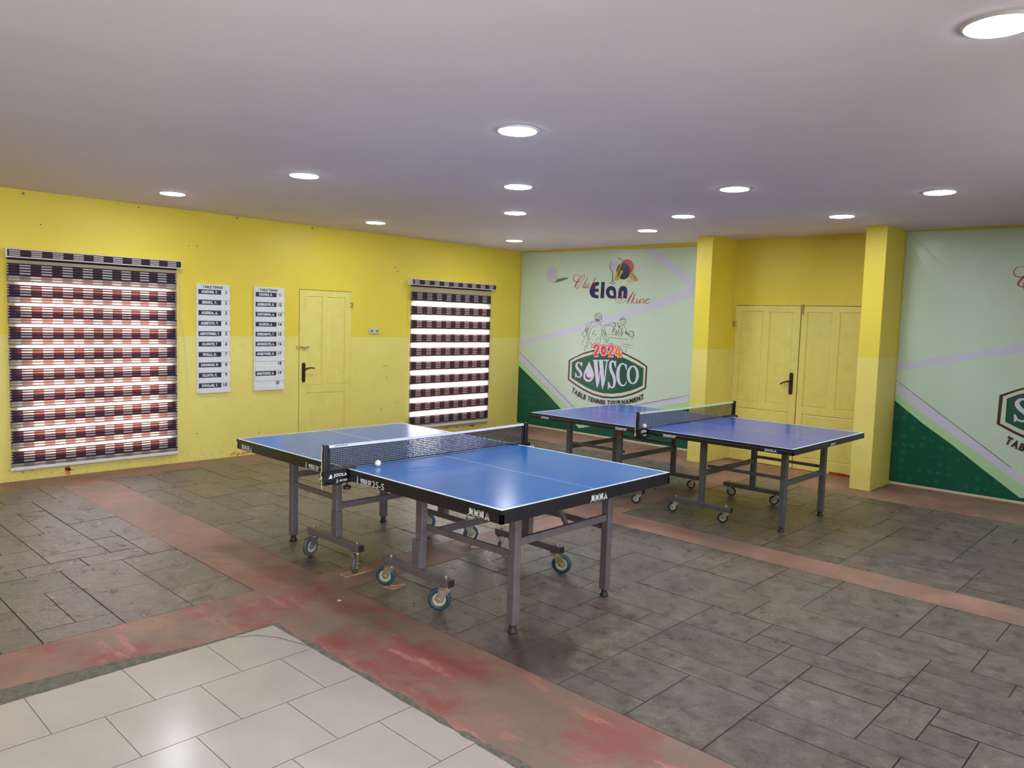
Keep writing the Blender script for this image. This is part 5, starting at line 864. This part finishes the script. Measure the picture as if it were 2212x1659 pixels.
# ------------------------------------------------------------------ table tennis tables
def top_mat(name, a, b, rough):
    t = NT(name); n = t.noise(1.6, 3); s = t.noise(9, 6, .8, stretch=(1, 5, 1), off=(3, 0, 0))
    c = t.ramp(n, [(.3, a), (.7, b)]); c = t.mix(t.val(s, 0, .22, .66, .74), c, (.25, .36, .55, 1))
    return t.set(col=c, rough=t.val(t.noise(5, 5), rough-.02, rough+.03), nrm=t.bump(t.noise(11, 2), .02, .004), spec=.22)
MAT['topA'] = top_mat('blue table top', (.012, .122, .44, 1), (.016, .140, .48, 1), .165)
MAT['topB'] = top_mat('violet blue table top', (.032, .076, .35, 1), (.038, .086, .39, 1), .17)
MAT['line'] = plain('white table line', (.62, .72, .82, 1), .3, grain=.03)
MAT['apron'] = plain('black table edge', (.011, .010, .015, 1), .34, grain=.3)
MAT['steelA'] = plain('grey lilac painted steel', (.135, .115, .135, 1), .38, .25, grain=.12, scale=18)
MAT['steelB'] = plain('blue grey painted steel', (.105, .112, .122, 1), .40, .25, grain=.15, scale=18)
MAT['rubber'] = plain('black rubber', (.016, .015, .017, 1), .65, grain=.3)
MAT['zinc'] = plain('zinc plated steel', (.42, .39, .33, 1), .3, .85, grain=.15)
MAT['tyreblue'] = plain('blue rubber tyre', (.007, .040, .068, 1), .5, grain=.2)
MAT['tyregrey'] = plain('grey rubber tyre', (.07, .07, .08, 1), .55, grain=.2)
MAT['hubcream'] = plain('cream plastic hub', (.42, .34, .20, 1), .4)
MAT['hubgrey'] = plain('pale grey hub', (.40, .40, .36, 1), .4)
MAT['decal'] = plain('white decal', (.70, .70, .74, 1), .4, grain=.03)
MAT['redflag'] = plain('red plastic bracket', (.36, .075, .04, 1), .5)
def rot_z(a): return Matrix.Rotation(a, 3, 'Z')
def caster(t, x, y, zm, r, ang, mats, bolt):
    """swivel caster: zm is the underside of the bar, wheel trails its stem along direction ang"""
    dx, dy = math.cos(ang), math.sin(ang); tr = r*.55; wx, wy = x+dx*tr, y+dy*tr; zc = bolt+r
    ax = Vector((-dy, dx, 0)); w = r*.42
    m = MB(); R = rot_z(ang); pv = (x, y, 0)
    m.box((x-r*.62, y-r*.55, zm-.005), (x+r*.62, y+r*.55, zm), rot=(R, pv)); m.cyl((x, y, zm-.016), (x, y, zm-.005), r*.46, n=16)
    for s in (-1, 1):
        o = Vector((x, y, 0))+ax*s*(w*.5+.004); u = Vector((dx, dy, 0))
        poly = [(-r*.52, zm-.014), (r*.62, zm-.014), (tr+r*.30, zc), (tr+r*.16, zc-r*.24), (tr-r*.16, zc-r*.24), (tr-r*.34, zc)]
        m.prism(poly, o, u, (0, 0, 1), ax*s*.003)
    m.box((x-r*.52, y-w*.5-.006, zm-.020), (x+r*.62, y+w*.5+.006, zm-.014), rot=(R, pv))
    c = m.build('caster', 'zinc', t)
    o = Vector((wx, wy, zc))
    MB().lathe(o-ax*w/2, ax, [(r*.62, 0), (r*.90, 0), (r*.98, w*.14), (r, w*.3), (r, w*.7), (r*.98, w*.86), (r*.90, w), (r*.62, w), (r*.62, 0)], 28).build('tyre', mats[0], c)
    m = MB(); m.lathe(o-ax*w*.47, ax, [(.0005, .006), (r*.16, .002), (r*.38, .006), (r*.46, 0), (r*.63, 0), (r*.63, w*.94), (r*.46, w*.94), (r*.38, w*.94-.006), (r*.16, w*.94-.002), (.0005, w*.94-.006)], 24)
    m.build('hub', mats[1], c)
    m = MB(); m.cyl(o-ax*(w*.5+.013), o+ax*(w*.5+.013), r*.11, n=10)
    for k in range(5):
        q = o+(Vector((dx, dy, 0))*math.cos(k*2*PI/5)+Vector((0, 0, 1))*math.sin(k*2*PI/5))*r*.33
        m.cyl(q-ax*w*.5, q+ax*w*.5, r*.075, n=8)
    m.build('axle', 'zinc', c)
def square(m, x, y, z0, z1, a, b=None, bev=.004): b = b or a; m.box((x-a/2, y-b/2, z0), (x+a/2, y+b/2, z1), bev=bev); return m
def figure_mark(m, o, u, v):
    """little player mark of the federation: head, bat arm, body sweep and base line"""
    o = Vector(o); u = Vector(u); v = Vector(v)
    strip2(m, [(.48+.11*math.cos(2*PI*i/10), .90+.09*math.sin(2*PI*i/10)) for i in range(10)], .10, o, u, v, closed=True)
    strip2(m, [(.60, .74), (.42, .62), (.36, .40), (.55, .34), (.62, .50), (.80, .62)], .13, o, u, v); strip2(m, [(.40, .40), (.30, .22), (.62, .20)], .12, o, u, v)
    strip2(m, [(.05, .06), (.95, .0)], .08, o, u, v)
def tt_table(name, label, cx, cy, P):
    t = thing(name, label, 'table tennis table', (cx, cy, 0), 'blue table tennis tables')
    st, W2, Lh, ZT = P['steel'], .7625, 1.37, .76
    X = lambda x: cx+x
    Y = lambda y: cy+y
    for s in (-1, 1):
        # playing surface of one half with its printed white lines
        m = MB(); m.keep = True; xs = [.0025, Lh-.02, Lh]; ys = [-W2, -W2+.02, -.0016, .0016, W2-.02, W2]; th = P['th']
        for i in range(2):
            for j in range(5):
                mi = 1 if i == 1 or j in (0, 2, 4) else 0
                a, b = (xs[i], xs[i+1]) if s > 0 else (-xs[i+1], -xs[i])
                m.quad((X(a), Y(ys[j]), ZT), (X(b), Y(ys[j]), ZT), (X(b), Y(ys[j+1]), ZT), (X(a), Y(ys[j+1]), ZT), mi)
        a, b = (.0025, Lh) if s > 0 else (-Lh, -.0025); z = ZT-th
        c4 = [(X(a), Y(-W2)), (X(b), Y(-W2)), (X(b), Y(W2)), (X(a), Y(W2))]
        for k in range(4): m.quad((*c4[k], z), (*c4[(k+1) % 4], z), (*c4[(k+1) % 4], ZT), (*c4[k], ZT), 2)
        m.quad(*[(*c, z) for c in reversed(c4)], 2)
        tp = m.build('table_top', [P['top'], 'line', 'apron'], t)
        m = MB(); d = P['inset']; z0, z1 = P['apron']; w = .02
        xo, xi = Lh-d, .03
        pr = lambda a0, a1: (a0, a1) if s > 0 else (-a1, -a0)
        for (xa, xb, ya, yb_) in ((xi, xo, -W2+d, -W2+d+w), (xi, xo, W2-d-w, W2-d), (xo-w, xo, -W2+d, W2-d), (xi, xi+w, -W2+d, W2-d)):
            q = pr(xa, xb); m.box((X(q[0]), Y(ya), z0), (X(q[1]), Y(yb_), z1), bev=P['abev'])
        ap = m.build('apron', 'apron', tp)
        # steel under-frame
        lx = P['legx'][s]; px = P['postx'][s]; (yn, yf), (pn, pf) = P['legy'], P['posty']
        for yy in (yn, yf):
            m = square(MB(), X(lx), Y(yy), P['foot'], z1, P['lw'])
            lg = m.build('leg', st, t)
            fy = P['foot']
            MB().lathe((X(lx), Y(yy), 0), (0, 0, 1), [(.0005, 0), (.027, 0), (.026, .008), (.019, .024), (.017, .034), (.022, fy-.004), (.022, fy+.004), (.0005, fy+.004)], 18).build('foot', 'rubber', lg)
        m = MB().box((X(lx-.014), Y(yn), P['endz'][0]), (X(lx+.014), Y(yf), P['endz'][1]), bev=.004); m.build('cross_rail', st, t)
        m = MB().box((X(px-.014), Y(pn), P['midz'][0]), (X(px+.014), Y(pf), P['midz'][1]), bev=.004); m.build('cross_rail', st, t)
        for (yl, yp, yb_) in ((yn, pn, P['bary'][0]), (yf, pf, P['bary'][1])):
            so = -1 if yl < 0 else 1
            ps = MB(); square(ps, X(px), Y(yp), P['barz'][1]-.005, z1, P['pw'], .042)
            if P['sleeve']: square(ps, X(px)-.012*s, Y(yp)+so*.006, P['barz'][1]-.004, .36, P['pw']+.012, .050); [ps.cyl((X(px)-.022*s, Y(yp)+so*.030, q), (X(px)-.022*s, Y(yp)+so*.036, q), .008, n=10) for q in (.23, .31)]
            else: [ps.cyl((X(px), Y(yp)-.022, q), (X(px), Y(yp)-.026, q), .007, n=10) for q in (.22, .28, .38)]
            post = ps.build('wheel_post', st, t)
            ys_ = yl-.0+so*.012
            b = MB(); za, zb = P['sidez']
            q = sorted((px, lx)); b.box((X(q[0]), Y(ys_-.010), za), (X(q[1]), Y(ys_+.010), zb), bev=.003)
            b.cyl((X(lx)+.0, Y(ys_+so*.008), (za+zb)/2), (X(lx), Y(ys_+so*.020), (za+zb)/2), .010, n=10)
            b.build('side_brace', st, t)
            # upper rail carrying the apron
            MB().box((X(q[0]), Y(yl-.008), z0-.012), (X(q[1]), Y(yl+.008), z0+.018), bev=.002).build('side_brace', st, t)
            b0, b1 = P['barx'][s]; bz0, bz1 = P['barz']
            bar = MB().box((X(b0), Y(yb_-.0225), bz0), (X(b1), Y(yb_+.0225), bz1), bev=.003).build('wheel_bar', st, t)
            for (e, sg) in ((b0, -1), (b1, 1)):
                MB().box((X(e)-.003 if sg < 0 else X(e)-.001, Y(yb_-.0215), bz0+.001), (X(e)+.001 if sg < 0 else X(e)+.003, Y(yb_+.0215), bz1-.001)).build('end_cap', 'black', bar)
                xc = e-sg*P['stem']
                MB().cyl((X(xc), Y(yb_), bz1-.001), (X(xc), Y(yb_), bz1+.012), .010, n=12).ball((X(xc), Y(yb_), bz1+.010), .010, 6).build('bolt', 'zinc', bar)
                ang, tm, lift = P['wheels'][(s, so, sg)]
                caster(t, X(xc), Y(yb_), bz0, (bz0-lift)*P['wr'], math.radians(ang), tm, lift)
        # folding strut under the top
        for yy in (P['struts'] if s > 0 else ()):
            a_ = Vector((X(lx-.16*s), Y(yy), z0+.02)); c_ = Vector((X(lx-.02*s), Y(yy), P['endz'][1]-.01)); dd = (c_-a_).normalized(); nn = dd.cross(Vector((0, 1, 0))).normalized()*.011; m = MB()
            vs = [p+q*sx+Vector((0, sy*.011, 0)) for p in (a_, c_) for q in (nn,) for sx in (-1, 1) for sy in (-1, 1)]
            m.raw(vs, [(0, 1, 3, 2), (4, 6, 7, 5), (0, 4, 5, 1), (2, 3, 7, 6), (0, 2, 6, 4), (1, 5, 7, 3)]); m.build('folding_strut', st, t)
        MB().box((X(min(px, lx)+.05), Y(-.012), z0-.004), (X(max(px, lx)-.05), Y(.012), z0+.024), bev=.002).build('centre_beam', st, t)
        P['decals'](MB, X, Y, s, ap, W2-d+.0008, Lh-d+.0008, W2+.0008)
    return t
UX, UY, UZ = Vector((1, 0, 0)), Vector((0, 1, 0)), Vector((0, 0, 1))
def decalsA(MB, X, Y, s, ap, yo, xo, yt):
    if s > 0:
        m = MB(); inline_logo(m, (X(1.122), Y(-yo), .6905), UX*.160, UZ*.0385); m.build('lettering', 'decal', ap)
        m = MB(); figure_mark(m, (X(.138), Y(-yo), .6905), UX*.030, UZ*.038); write(m, 'WORLD CUP', (X(.182), Y(-yo), .696), UX*.108, UZ*.028, .06)
        m.quad((X(.182), Y(-yo), .689), (X(.290), Y(-yo), .689), (X(.290), Y(-yo), .692), (X(.182), Y(-yo), .692)); write(m, '25-S', (X(.300), Y(-yo), .690), UX*.115, UZ*.038, .0); m.build('lettering', 'decal', ap)
        m = MB(); inline_logo(m, (X(xo), Y(-.054), .6905), UY*.158, UZ*.0385); m.build('lettering', 'decal', ap)
        m = MB(); strip2(m, [(-.20, .735), (-.195, .716), (-.185, .712), (-.172, .718)], .003, (X(xo), Y(0), 0), UY, UZ)
    else:
        m = MB(); inline_logo(m, (X(-1.304), Y(-yo), .6905), UX*.160, UZ*.0385); m.build('lettering', 'decal', ap)
        m = MB(); figure_mark(m, (X(-.438), Y(-yo), .6905), UX*.034, UZ*.038); write(m, 'WORLD CUP', (X(-.392), Y(-yo), .696), UX*.118, UZ*.028, .06)
        m.quad((X(-.392), Y(-yo), .689), (X(-.274), Y(-yo), .689), (X(-.274), Y(-yo), .692), (X(-.392), Y(-yo), .692)); write(m, '25-S', (X(-.262), Y(-yo), .690), UX*.115, UZ*.038, .0); m.build('lettering', 'decal', ap)
        m = MB(); m.quad((X(-1.355), Y(-yo), .7295), (X(-.06), Y(-yo), .7295), (X(-.06), Y(-yo), .7305), (X(-1.355), Y(-yo), .7305)); m.keep = True; m.build('trim_line', 'steelA', ap)
def decalsB(MB, X, Y, s, ap, yo, xo, yt):
    JB = lambda m, o, u, v: write(m, 'JOOLA', o, u, v, .055)
    W3 = lambda m, tx, x, w, b: write(m, tx, (X(x), Y(-yo), .7135), UX*w, UZ*.024, b, shear=.08)
    if s > 0:
        m = MB(); JB(m, (X(1.136), Y(-yo), .7135), UX*.102, UZ*.0245); m.build('lettering', 'decal', ap)
        m = MB(); W3(m, 'TRANSPORT', .196, .131, .05); m.build('lettering', 'decal', ap)
        m = MB(); JB(m, (X(xo), Y(-.029), .7145), UY*.105, UZ*.022); m.build('lettering', 'decal', ap)
    else:
        m = MB(); JB(m, (X(-1.220), Y(-yo), .7135), UX*.102, UZ*.0245); m.build('lettering', 'decal', ap)
        m = MB(); W3(m, 'TRANSPORT', -.317, .130, .05); m.build('lettering', 'decal', ap)
gb, bb, gz = ('tyregrey', 'hubgrey'), ('tyreblue', 'hubcream'), ('rubber', 'hubgrey')
PA = dict(struts=(0.0,), steel='steelA', top='topA', th=.023, inset=.004, apron=(.687, .737), abev=.002, legx={1: 1.178, -1: -1.088}, postx={1: .445, -1: -.455}, legy=(-.457, .370), posty=(-.500, .455), bary=(-.520, .470),
    lw=.050, pw=.060, foot=.045, endz=(.478, .520), midz=(.370, .410), sidez=(.415, .452), barz=(.146, .190), barx={1: (.138, .745), -1: (-.748, -.140)}, stem=.045, sleeve=True, wr=.455,
    wheels={(1, -1, -1): (215, bb, .010), (1, -1, 1): (222, bb, 0), (1, 1, -1): (60, bb, .012), (1, 1, 1): (30, bb, 0), (-1, -1, -1): (285, gb, 0), (-1, -1, 1): (310, gb, .008), (-1, 1, -1): (45, bb, 0), (-1, 1, 1): (75, bb, .012)}, decals=decalsA)
PB = dict(struts=(), steel='steelB', top='topB', th=.025, inset=-.003, apron=(.709, .742), abev=.006, legx={1: 1.148, -1: -1.15}, postx={1: .452, -1: -.447}, legy=(-.392, .420), posty=(-.490, .490), bary=(-.500, .500),
    lw=.048, pw=.050, foot=.040, endz=(.380, .426), midz=(.372, .418), sidez=(.436, .462), barz=(.098, .139), barx={1: (.150, .750), -1: (-.750, -.150)}, stem=.050, sleeve=False, wr=.46,
    wheels={(1, -1, -1): (228, gz, 0), (1, -1, 1): (215, gz, 0), (1, 1, -1): (25, gz, 0), (1, 1, 1): (210, gz, 0), (-1, -1, -1): (230, gz, 0), (-1, -1, 1): (220, gz, 0), (-1, 1, -1): (210, gz, 0), (-1, 1, 1): (215, gz, 0)}, decals=decalsB)
T1, T2 = (4.4983, -5.574), (4.6195, -2.4934)
tA = tt_table('table_tennis_table', 'bright blue table tennis table with deep black edge, in the middle of the floor', *T1, PA)
tB = tt_table('table_tennis_table', 'violet blue table tennis table with thin edge, in front of the double doors', *T2, PB)
m = MB().prism([(-.455, .706), (-.385, .706), (-.400, .655), (-.425, .620), (-.440, .622)], (T2[0], T2[1]-.520, 0), UX, UZ, (0, .02, 0)); m.build('red_bracket', 'redflag', tB)
# ------------------------------------------------------------------ nets
MAT['netthread'] = plain('dark net thread', (.012, .014, .022, 1), .8)
MAT['nettape'] = plain('white net tape', (.62, .62, .70, 1), .6, grain=.05)
MAT['nettape2'] = plain('greenish white net tape', (.60, .66, .48, 1), .6, grain=.05)
MAT['postblack'] = plain('black net post', (.012, .011, .018, 1), .32, grain=.3)
def net(label, cx, cy, dx, ya, yb, ztop, tape, plate, pitch, thread, sub, Pz, hang):
    t = thing('table_tennis_net', label, 'net', (cx, cy, .76), 'table tennis nets'); X0 = cx+dx; zb = .768
    sag = lambda y: .006*math.sin(PI*(y-ya)/(yb-ya))
    bow = lambda y, z: .004*math.sin(9*y)*(ztop-z)/.15
    m = MB(); m.keep = True; n = 60
    ys = [ya+.012+(yb-ya-.024)*i/n for i in range(n+1)]
    for (xa) in (-.003, .003):
        vs = [(X0+xa, cy+y, ztop-sag(y)) for y in ys]+[(X0+xa, cy+y, ztop-.016-sag(y)) for y in ys]; m.raw(vs, [(i, i+1, n+2+i, n+1+i) for i in range(n)])
    vs = [(X0-.003, cy+y, ztop-sag(y)) for y in ys]+[(X0+.003, cy+y, ztop-sag(y)) for y in ys]; m.raw(vs, [(i, i+1, n+2+i, n+1+i) for i in range(n)])
    tp = m.build('net_tape', tape, t)
    if plate == 'A':
        m = MB(); write(m, 'JOOLA', (X0+.0037, cy+ya+.058, ztop-.0125), UY*.085, UZ*.009, .05); m.raw([(X0+.0037, cy+ya+.046, ztop-.0125), (X0+.0037, cy+ya+.055, ztop-.0125), (X0+.0037, cy+ya+.052, ztop-.004)], [(0, 1, 2)])
    else:
        m = MB(); write(m, 'JOOLA', (X0+.0037, cy+ya+.075, ztop-.012), UY*.035, UZ*.006, .05)
    m.build('lettering', 'ink', tp)
    m = MB(); m.keep = True; k = int((yb-ya-.024)/pitch); a = thread/2; q = int((ztop-.016-zb)/pitch)+1
    for i in range(k+1):
        y = ya+.012+i*pitch; zz = [zb+(ztop-.016-zb-sag(y))*j/4 for j in range(5)]
        for j in range(4): m.quad((X0+bow(y, zz[j]), cy+y-a, zz[j]), (X0+bow(y, zz[j]), cy+y+a, zz[j]), (X0+bow(y, zz[j+1]), cy+y+a, zz[j+1]), (X0+bow(y, zz[j+1]), cy+y-a, zz[j+1]))
    for j in range(q):
        z = zb+j*pitch; yy = [ya+.012+(yb-ya-.024)*i/80 for i in range(81)]
        vs = [(X0+bow(y, z)+.0006, cy+y, z-a) for y in yy]+[(X0+bow(y, z)+.0006, cy+y, z+a) for y in yy]; m.raw(vs, [(i, i+1, 82+i, 81+i) for i in range(80)])
    m.build('net_mesh', 'netthread', t)
    m = MB(); m.tube([(X0, cy+ya+.01, zb-.002), (X0, cy, zb-.004), (X0, cy+yb-.01, zb-.002)], .003, 6); m.build('bottom_cord', 'netthread', t)
    for (ye, sg) in ((ya, -1), (yb, 1)):
        m = MB(); m.box((X0-.016, cy+min(ye, ye+sg*.030), zb-.03), (X0+.012, cy+max(ye, ye+sg*.030), ztop+.004), bev=.004); m.box((X0-.010, cy+min(ye-sg*.022, ye), zb+.0), (X0-.004, cy+max(ye-sg*.022, ye), ztop-.004), bev=.002)
        m.build('net_post', 'postblack', t)
        yin = sg*(Pz['in']); yout = ye+sg*.034; y0, y1 = sorted((yin, yout))
        # clamp: shelf that grips the table edge, and a face plate with the maker's lettering
        m = MB(); yc0, yc1 = sorted((yin-sg*.075, yout)); m.box((X0-.035, cy+yc0, .7602), (X0+.035, cy+yc1, .7672), bev=.002)
        ye_ = sg*.770; yc0, yc1 = sorted((ye_, yout)); m.box((X0-.030, cy+yc0, Pz['z0']+.01), (X0+.030, cy+yc1, .762), bev=.003)
        yc0, yc1 = sorted((sg*.700, yout)); m.box((X0-.022, cy+yc0, Pz['z0']-.006), (X0+.022, cy+yc1, Pz['z0']+.002), bev=.002)
        cl = m.build('clamp', 'postblack', t)
        pa, pb = sorted((yin-sg*.0, yout)); z0 = Pz['z0']
        poly = [(pa, .758), (pb, .758), (pb, z0+.012), (pb-.03, z0-.006), (pa+.05, z0-.014 if plate == 'A' else z0), (pa, z0+.006)] if sg > 0 else [(pa, .758), (pb, .758), (pb, z0+.004), (pb-.05, z0-.008), (pa+.085, z0-.010), (pa+.02, z0+.012), (pa, z0+.02)]
        fp = MB().prism(poly, (X0+.034, cy, 0), UY, UZ, (.004, 0, 0)).build('face_plate', 'postblack', cl)
        xx = X0+.0388; m = MB(); m.keep = True
        if plate == 'A':
            b0 = pa+.018
            m.raw([(xx, cy+b0, .716), (xx, cy+b0+.024, .716), (xx, cy+b0+.014, .742)], [(0, 1, 2)]); m.raw([(xx, cy+b0+.018, .730), (xx, cy+b0+.030, .716), (xx, cy+b0+.026, .716), (xx, cy+b0+.022, .742)], [(0, 1, 2, 3)])
            write(m, 'JOOLA', (xx, cy+b0+.036, .718), UY*.094, UZ*.024, .035); m.build('lettering', 'decal', fp)
            m = MB(); figure_mark(m, (xx, cy+b0+.050, .686), UY*.022, UZ*.022); write(m, 'PRO TOUR', (xx, cy+b0+.074, .690), UY*.055, UZ*.013, .03, shear=.15); m.build('lettering', 'decal', fp)
        else:
            b0 = pa+.026
            write(m, 'JOOLA', (xx, cy+b0, .727), UY*.085, UZ*.030, .055); m.build('lettering', 'decal', fp)
            m = MB(); figure_mark(m, (xx, cy+b0+.030, .698), UY*.020, UZ*.020); write(m, 'WM', (xx, cy+b0+.052, .701), UY*.032, UZ*.014, .05); m.build('lettering', 'decal', fp)
        ks = sg*.745; m = MB(); zk = Pz['knob']; m.cyl((X0-.0, cy+ks, zk), (X0, cy+ks, Pz['z0']+.002), .006, n=10)
        n_ = 20; m.lathe((X0, cy+ks, zk-.012), (0, 0, 1), [(.0005, 0), (.020, 0), (.026, .006), (.026, .016), (.018, .022), (.0005, .022)], n_); m.build('screw_knob', 'black', t)
    # tensioning cord hanging outside the near post
    m = MB(); yo = cy+ya-.034; pts = [(X0-.004, yo, ztop-.003), (X0-.004, yo-.004, ztop-.07), (X0-.002, yo-.003, .765), (X0-.004, yo-.010, .742), (X0+.004, yo-.006, .720), (X0-.002, yo-.004, .70), (X0, yo-.004, .70-hang)]
    m.tube(pts, .0022, 6); m.ball((X0, yo-.007, .722), .006, 6); m.tube([(X0, yo-.008, .722), (X0+.006, yo-.022, .708)], .0028, 6); m.build('tension_cord', 'cord', t)
    return t
net('white taped black net clamped across the bright blue near table', *T1, .022, -.885, .850, .9105, 'nettape', 'A', .0118, .0047, 0, dict({'in': .775}, z0=.680, knob=.640), .05)
net('greenish taped net clamped across the violet far table', *T2, .004, -.860, .885, .9105, 'nettape2', 'B', .0085, .0034, 0, dict({'in': .772}, z0=.690, knob=.655), .0)
# ------------------------------------------------------------------ balls and small things on the floor
MAT['ball'] = plain('white celluloid ball', (.74, .72, .64, 1), .35, grain=.03)
def ball(x, y, z, label):
    m = MB(); m.ball((x, y, z+.020), .020, 20); o = m.build('ball', 'ball', origin=(x, y, z)); tag(o, label, 'ball', 'table tennis balls')
ball(T1[0]+.101, T1[1]-.573, .76, 'white ball resting on the near table just beside its net')
ball(T2[0]+.020, T2[1]-.785, .7672, 'white ball perched on the net clamp of the far table')
MAT['board'] = plain('scrap plywood', (.36, .21, .14, 1), .6, grain=.3, scale=12)
MAT['boardgrey'] = plain('dusty tile face', (.24, .19, .17, 1), .55, grain=.3)
m = MB().prism([(4.272, -6.205), (4.360, -6.205), (4.356, -5.995), (4.265, -5.990)], (0, 0, 0), UX, UY, (0, 0, .008)); o = m.build('wood_offcut', 'board', origin=(4.31, -6.1, 0)); tag(o, 'flat pinkish board offcut under the grey wheel of the near table', 'board', 'wedges under the table wheels')
def wedge(pts, z0, z1, mat, nm, label, cat='tile piece'):
    c = (sum(p[0] for p in pts)/len(pts), sum(p[1] for p in pts)/len(pts), z0)
    o = MB().prism(pts, (0, 0, z0), UX, UY, (0, 0, z1-z0)).build(nm, mat, origin=c); tag(o, label, cat, 'wedges under the table wheels')
wedge([(4.642, -6.105), (4.655, -6.135), (4.733, -6.110), (4.722, -6.015), (4.660, -6.005)], 0, .005, 'board', 'tile_shard', 'lower shard of the two stacked by the blue wheel of the near table')
wedge([(4.640, -6.090), (4.688, -6.100), (4.716, -6.005), (4.668, -5.995)], .005, .010, 'board', 'tile_shard', 'upper shard of the two stacked by the blue wheel of the near table')
MAT['card'] = plain('yellowish cardboard', (.46, .40, .26, 1), .7)
wedge([(4.415, -5.155), (4.468, -5.098), (4.435, -5.055), (4.385, -5.10)], 0, .012, 'card', 'cardboard_wedge', 'folded cardboard scrap under a far wheel of the near table', 'cardboard')
wedge([(4.735, -5.130), (4.790, -5.118), (4.785, -5.085), (4.735, -5.090)], 0, .012, 'board', 'tile_shard', 'reddish shard under the far blue wheel behind the near leg')
o = MB().box((4.655, -6.472, .0), (4.675, -6.452, .002)).build('paper_scrap', plain('pale blue paper', (.42, .62, .72, 1), .6), origin=(4.665, -6.462, 0)); tag(o, 'tiny pale blue paper scrap on the red floor band', 'paper')
